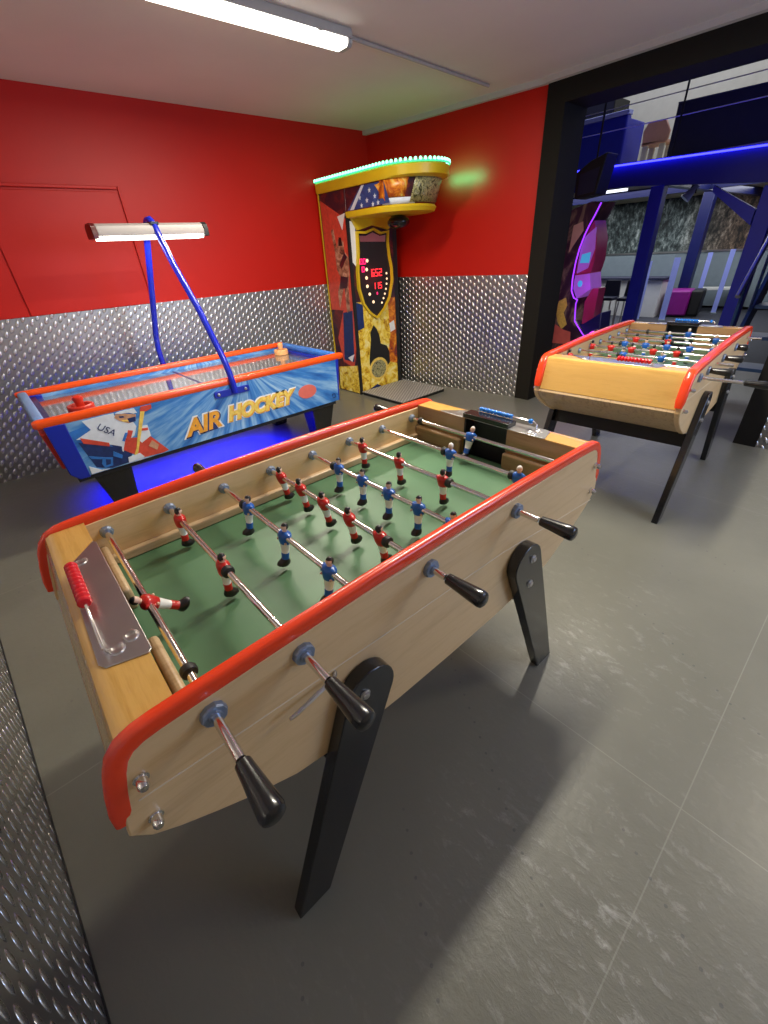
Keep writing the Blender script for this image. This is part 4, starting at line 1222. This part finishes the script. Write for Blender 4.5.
# staircase
t = thing('staircase', 'dark blue open staircase rising beside the post in the hall', 'staircase', (5.45, -0.42, 0))
for s in (0, 1):
    y = 0.95 - s * 0.95
    MB().prism([(0.0, 0.0), (0.22, 0.0), (1.5, 1.28), (1.5, 1.55), (1.3, 1.55)], 'y', y - 0.03, y).build('stringer', 'stairblue', t)
for k in range(5):
    MB().box(0.15 + k * 0.25, 0.42 + k * 0.25, 0.0, 0.92, 0.22 + k * 0.25, 0.25 + k * 0.25).build('tread', 'stairblue', t)
MB().tube([(-0.1, 0.94, 0.9), (1.42, 0.94, 2.42)], 0.022, 10).build('handrail', 'steel', t)
for k in range(3):
    x = 0.05 + k * 0.55
    MB().tube([(x, 0.94, x - 0.05 if x > 0.1 else 0.0), (x, 0.94, x + 1.0)], 0.014, 8).build('baluster', 'stairblue', t)

# racing cabinet seen from the side
M['cab_art'] = art_mat('cabinet_side_print', [(0.30, (0.015, 0.010, 0.03)), (0.48, (0.06, 0.03, 0.05)), (0.60, (0.28, 0.20, 0.14)), (0.72, (0.50, 0.42, 0.36))], 4.0, 4, 1.2, (1, 1, 0.6))
M['cab_navy'] = mat('cabinet_navy', (0.012, 0.012, 0.10), 0.35, var=0.1)
M['cab_red'] = mat('cabinet_crimson', (0.42, 0.03, 0.10), 0.35, var=0.1)
M['cab_lilac'] = mat('cabinet_lilac_panel', (0.30, 0.10, 0.42), 0.35, emit=(0.35, 0.10, 0.55), estr=0.35, var=0.1)
M['cab_cyan'] = mat('cabinet_cyan_panel', (0.05, 0.35, 0.50), 0.35, emit=(0.08, 0.45, 0.75), estr=0.5, var=0)
R_ = thing('racing_cabinet', 'racing arcade cabinet with violet neon side edge beyond the opening', 'arcade machine', (5.3, 0, 0))
edge = [(1.90, 1.725), (1.945, 1.62), (1.985, 1.54), (2.017, 1.458), (2.05, 1.34), (2.069, 1.212), (2.075, 1.05), (2.065, 0.93), (2.025, 0.86), (1.98, 0.84)]
base = [(1.99, 0.80), (1.97, 0.62), (1.86, 0.50), (1.76, 0.40), (1.72, 0.28)]
side = [(1.89, 1.735)] + edge + base + [(1.70, 0.0), (3.0, 0.0), (3.0, 1.2), (2.6, 1.5), (2.18, 1.70), (2.0, 1.745)]
MB().prism(side, 'x', 0.0, 0.04).build('side_panel', 'cab_art', R_)
MB().prism(side, 'x', 0.30, 0.33).build('side_panel', 'cab_art', R_)
MB().tube([(-0.006, y, z) for y, z in edge], 0.007, 8).build('neon_edge', 'neon', R_)
MB().tube([(-0.006, y, z) for y, z in [(1.98, 0.84)] + base], 0.006, 8).build('neon_edge', 'neon', R_)
MB().prism([(1.96, 1.58), (1.90, 1.42), (1.885, 1.22), (1.91, 1.08), (2.2, 1.0), (2.4, 1.5)], 'x', 0.04, 0.30).build('screen_housing', 'cab_red', R_)
MB().prism([(1.925, 1.52), (1.90, 1.33), (1.94, 1.15), (2.05, 1.10), (2.05, 1.42)], 'x', 0.02, 0.045).build('screen_bezel', 'cab_lilac', R_)
MB().prism([(1.93, 1.30), (2.02, 1.28), (2.03, 1.20), (1.93, 1.20)], 'x', 0.012, 0.03).build('display_panel', 'cab_cyan', R_)
MB().prism([(1.90, 1.10), (1.86, 0.95), (2.0, 0.85), (2.06, 0.95), (2.06, 1.08)], 'x', 0.015, 0.28).build('dashboard', 'cab_lilac', R_)
MB().ell((0.03, 1.99, 1.00), 0.02, 0.045, 0.05, 0, 14, 10).build('dial', 'cab_cyan', R_)
MB().prism([(1.87, 0.95), (1.80, 0.95), (1.80, 0.62), (1.92, 0.58), (1.93, 0.82)], 'x', 0.08, 0.25).build('console_leg', 'cab_red', R_)
MB().prism([(1.90, 0.58), (1.70, 0.72), (1.66, 0.30), (1.66, 0.05), (2.2, 0.05), (2.2, 0.6)], 'x', 0.045, 0.29).build('seat_base', 'cab_navy', R_, 0.01)
mb = MB()
ang_ = [2 * pi * i / 28 for i in range(29)]
mb.tube([(0.03, 1.725 + 0.085 * cos(a), 0.42 + 0.095 * sin(a)) for a in ang_], 0.012, 8)
mb.build('neon_ring', 'neon_pink', R_)
decals('figure_print', [([(2.20, 0.82), (2.12, 0.86), (2.09, 0.78), (2.12, 0.70), (2.06, 0.58), (2.12, 0.52), (2.18, 0.60), (2.22, 0.72)], 0)], 'x', 0.0, -1, ['goldlight'], R_)
decals('skirt_print', [([(2.22, 0.58), (2.10, 0.52), (2.0, 0.50), (1.98, 0.36), (2.3, 0.36)], 0)], 'x', 0.0, -1, ['pink'], R_)
decals('shoulder_print', [([(2.16, 1.55), (2.06, 1.58), (2.04, 1.50), (2.12, 1.38), (2.17, 1.30)], 0)], 'x', 0.0, -1, ['tan'], R_)
point('cabinet_glow_light', (5.15, 1.85, 1.0), 1.2, (0.5, 0.05, 1.0), 0.08).parent = R_
bpy.data.objects['cabinet_glow_light'].location = (-0.15, 1.85, 1.0)
# black loudspeaker above the cabinet
t = thing('loudspeaker', 'black angled loudspeaker hanging above the racing cabinet', 'loudspeaker', (5.3, 2.08, 1.78))
MB().prism([(0.12, 0.0), (-0.10, 0.02), (-0.155, 0.345), (0.0, 0.30), (0.14, 0.22)], 'x', 0.0, 0.24).build('box', 'blackmat', t, 0.008)
MB().prism([(0.09, 0.03), (-0.08, 0.045), (-0.10, 0.24), (0.09, 0.20)], 'x', -0.006, 0.0).build('grille', 'hall_dark', t)
MB().tube([(0.12, 0.0, 0.28), (0.12, 0.0, 1.4), (0.12, 0.0, 3.22)], 0.01, 8).build('hanger', 'blackmat', t)
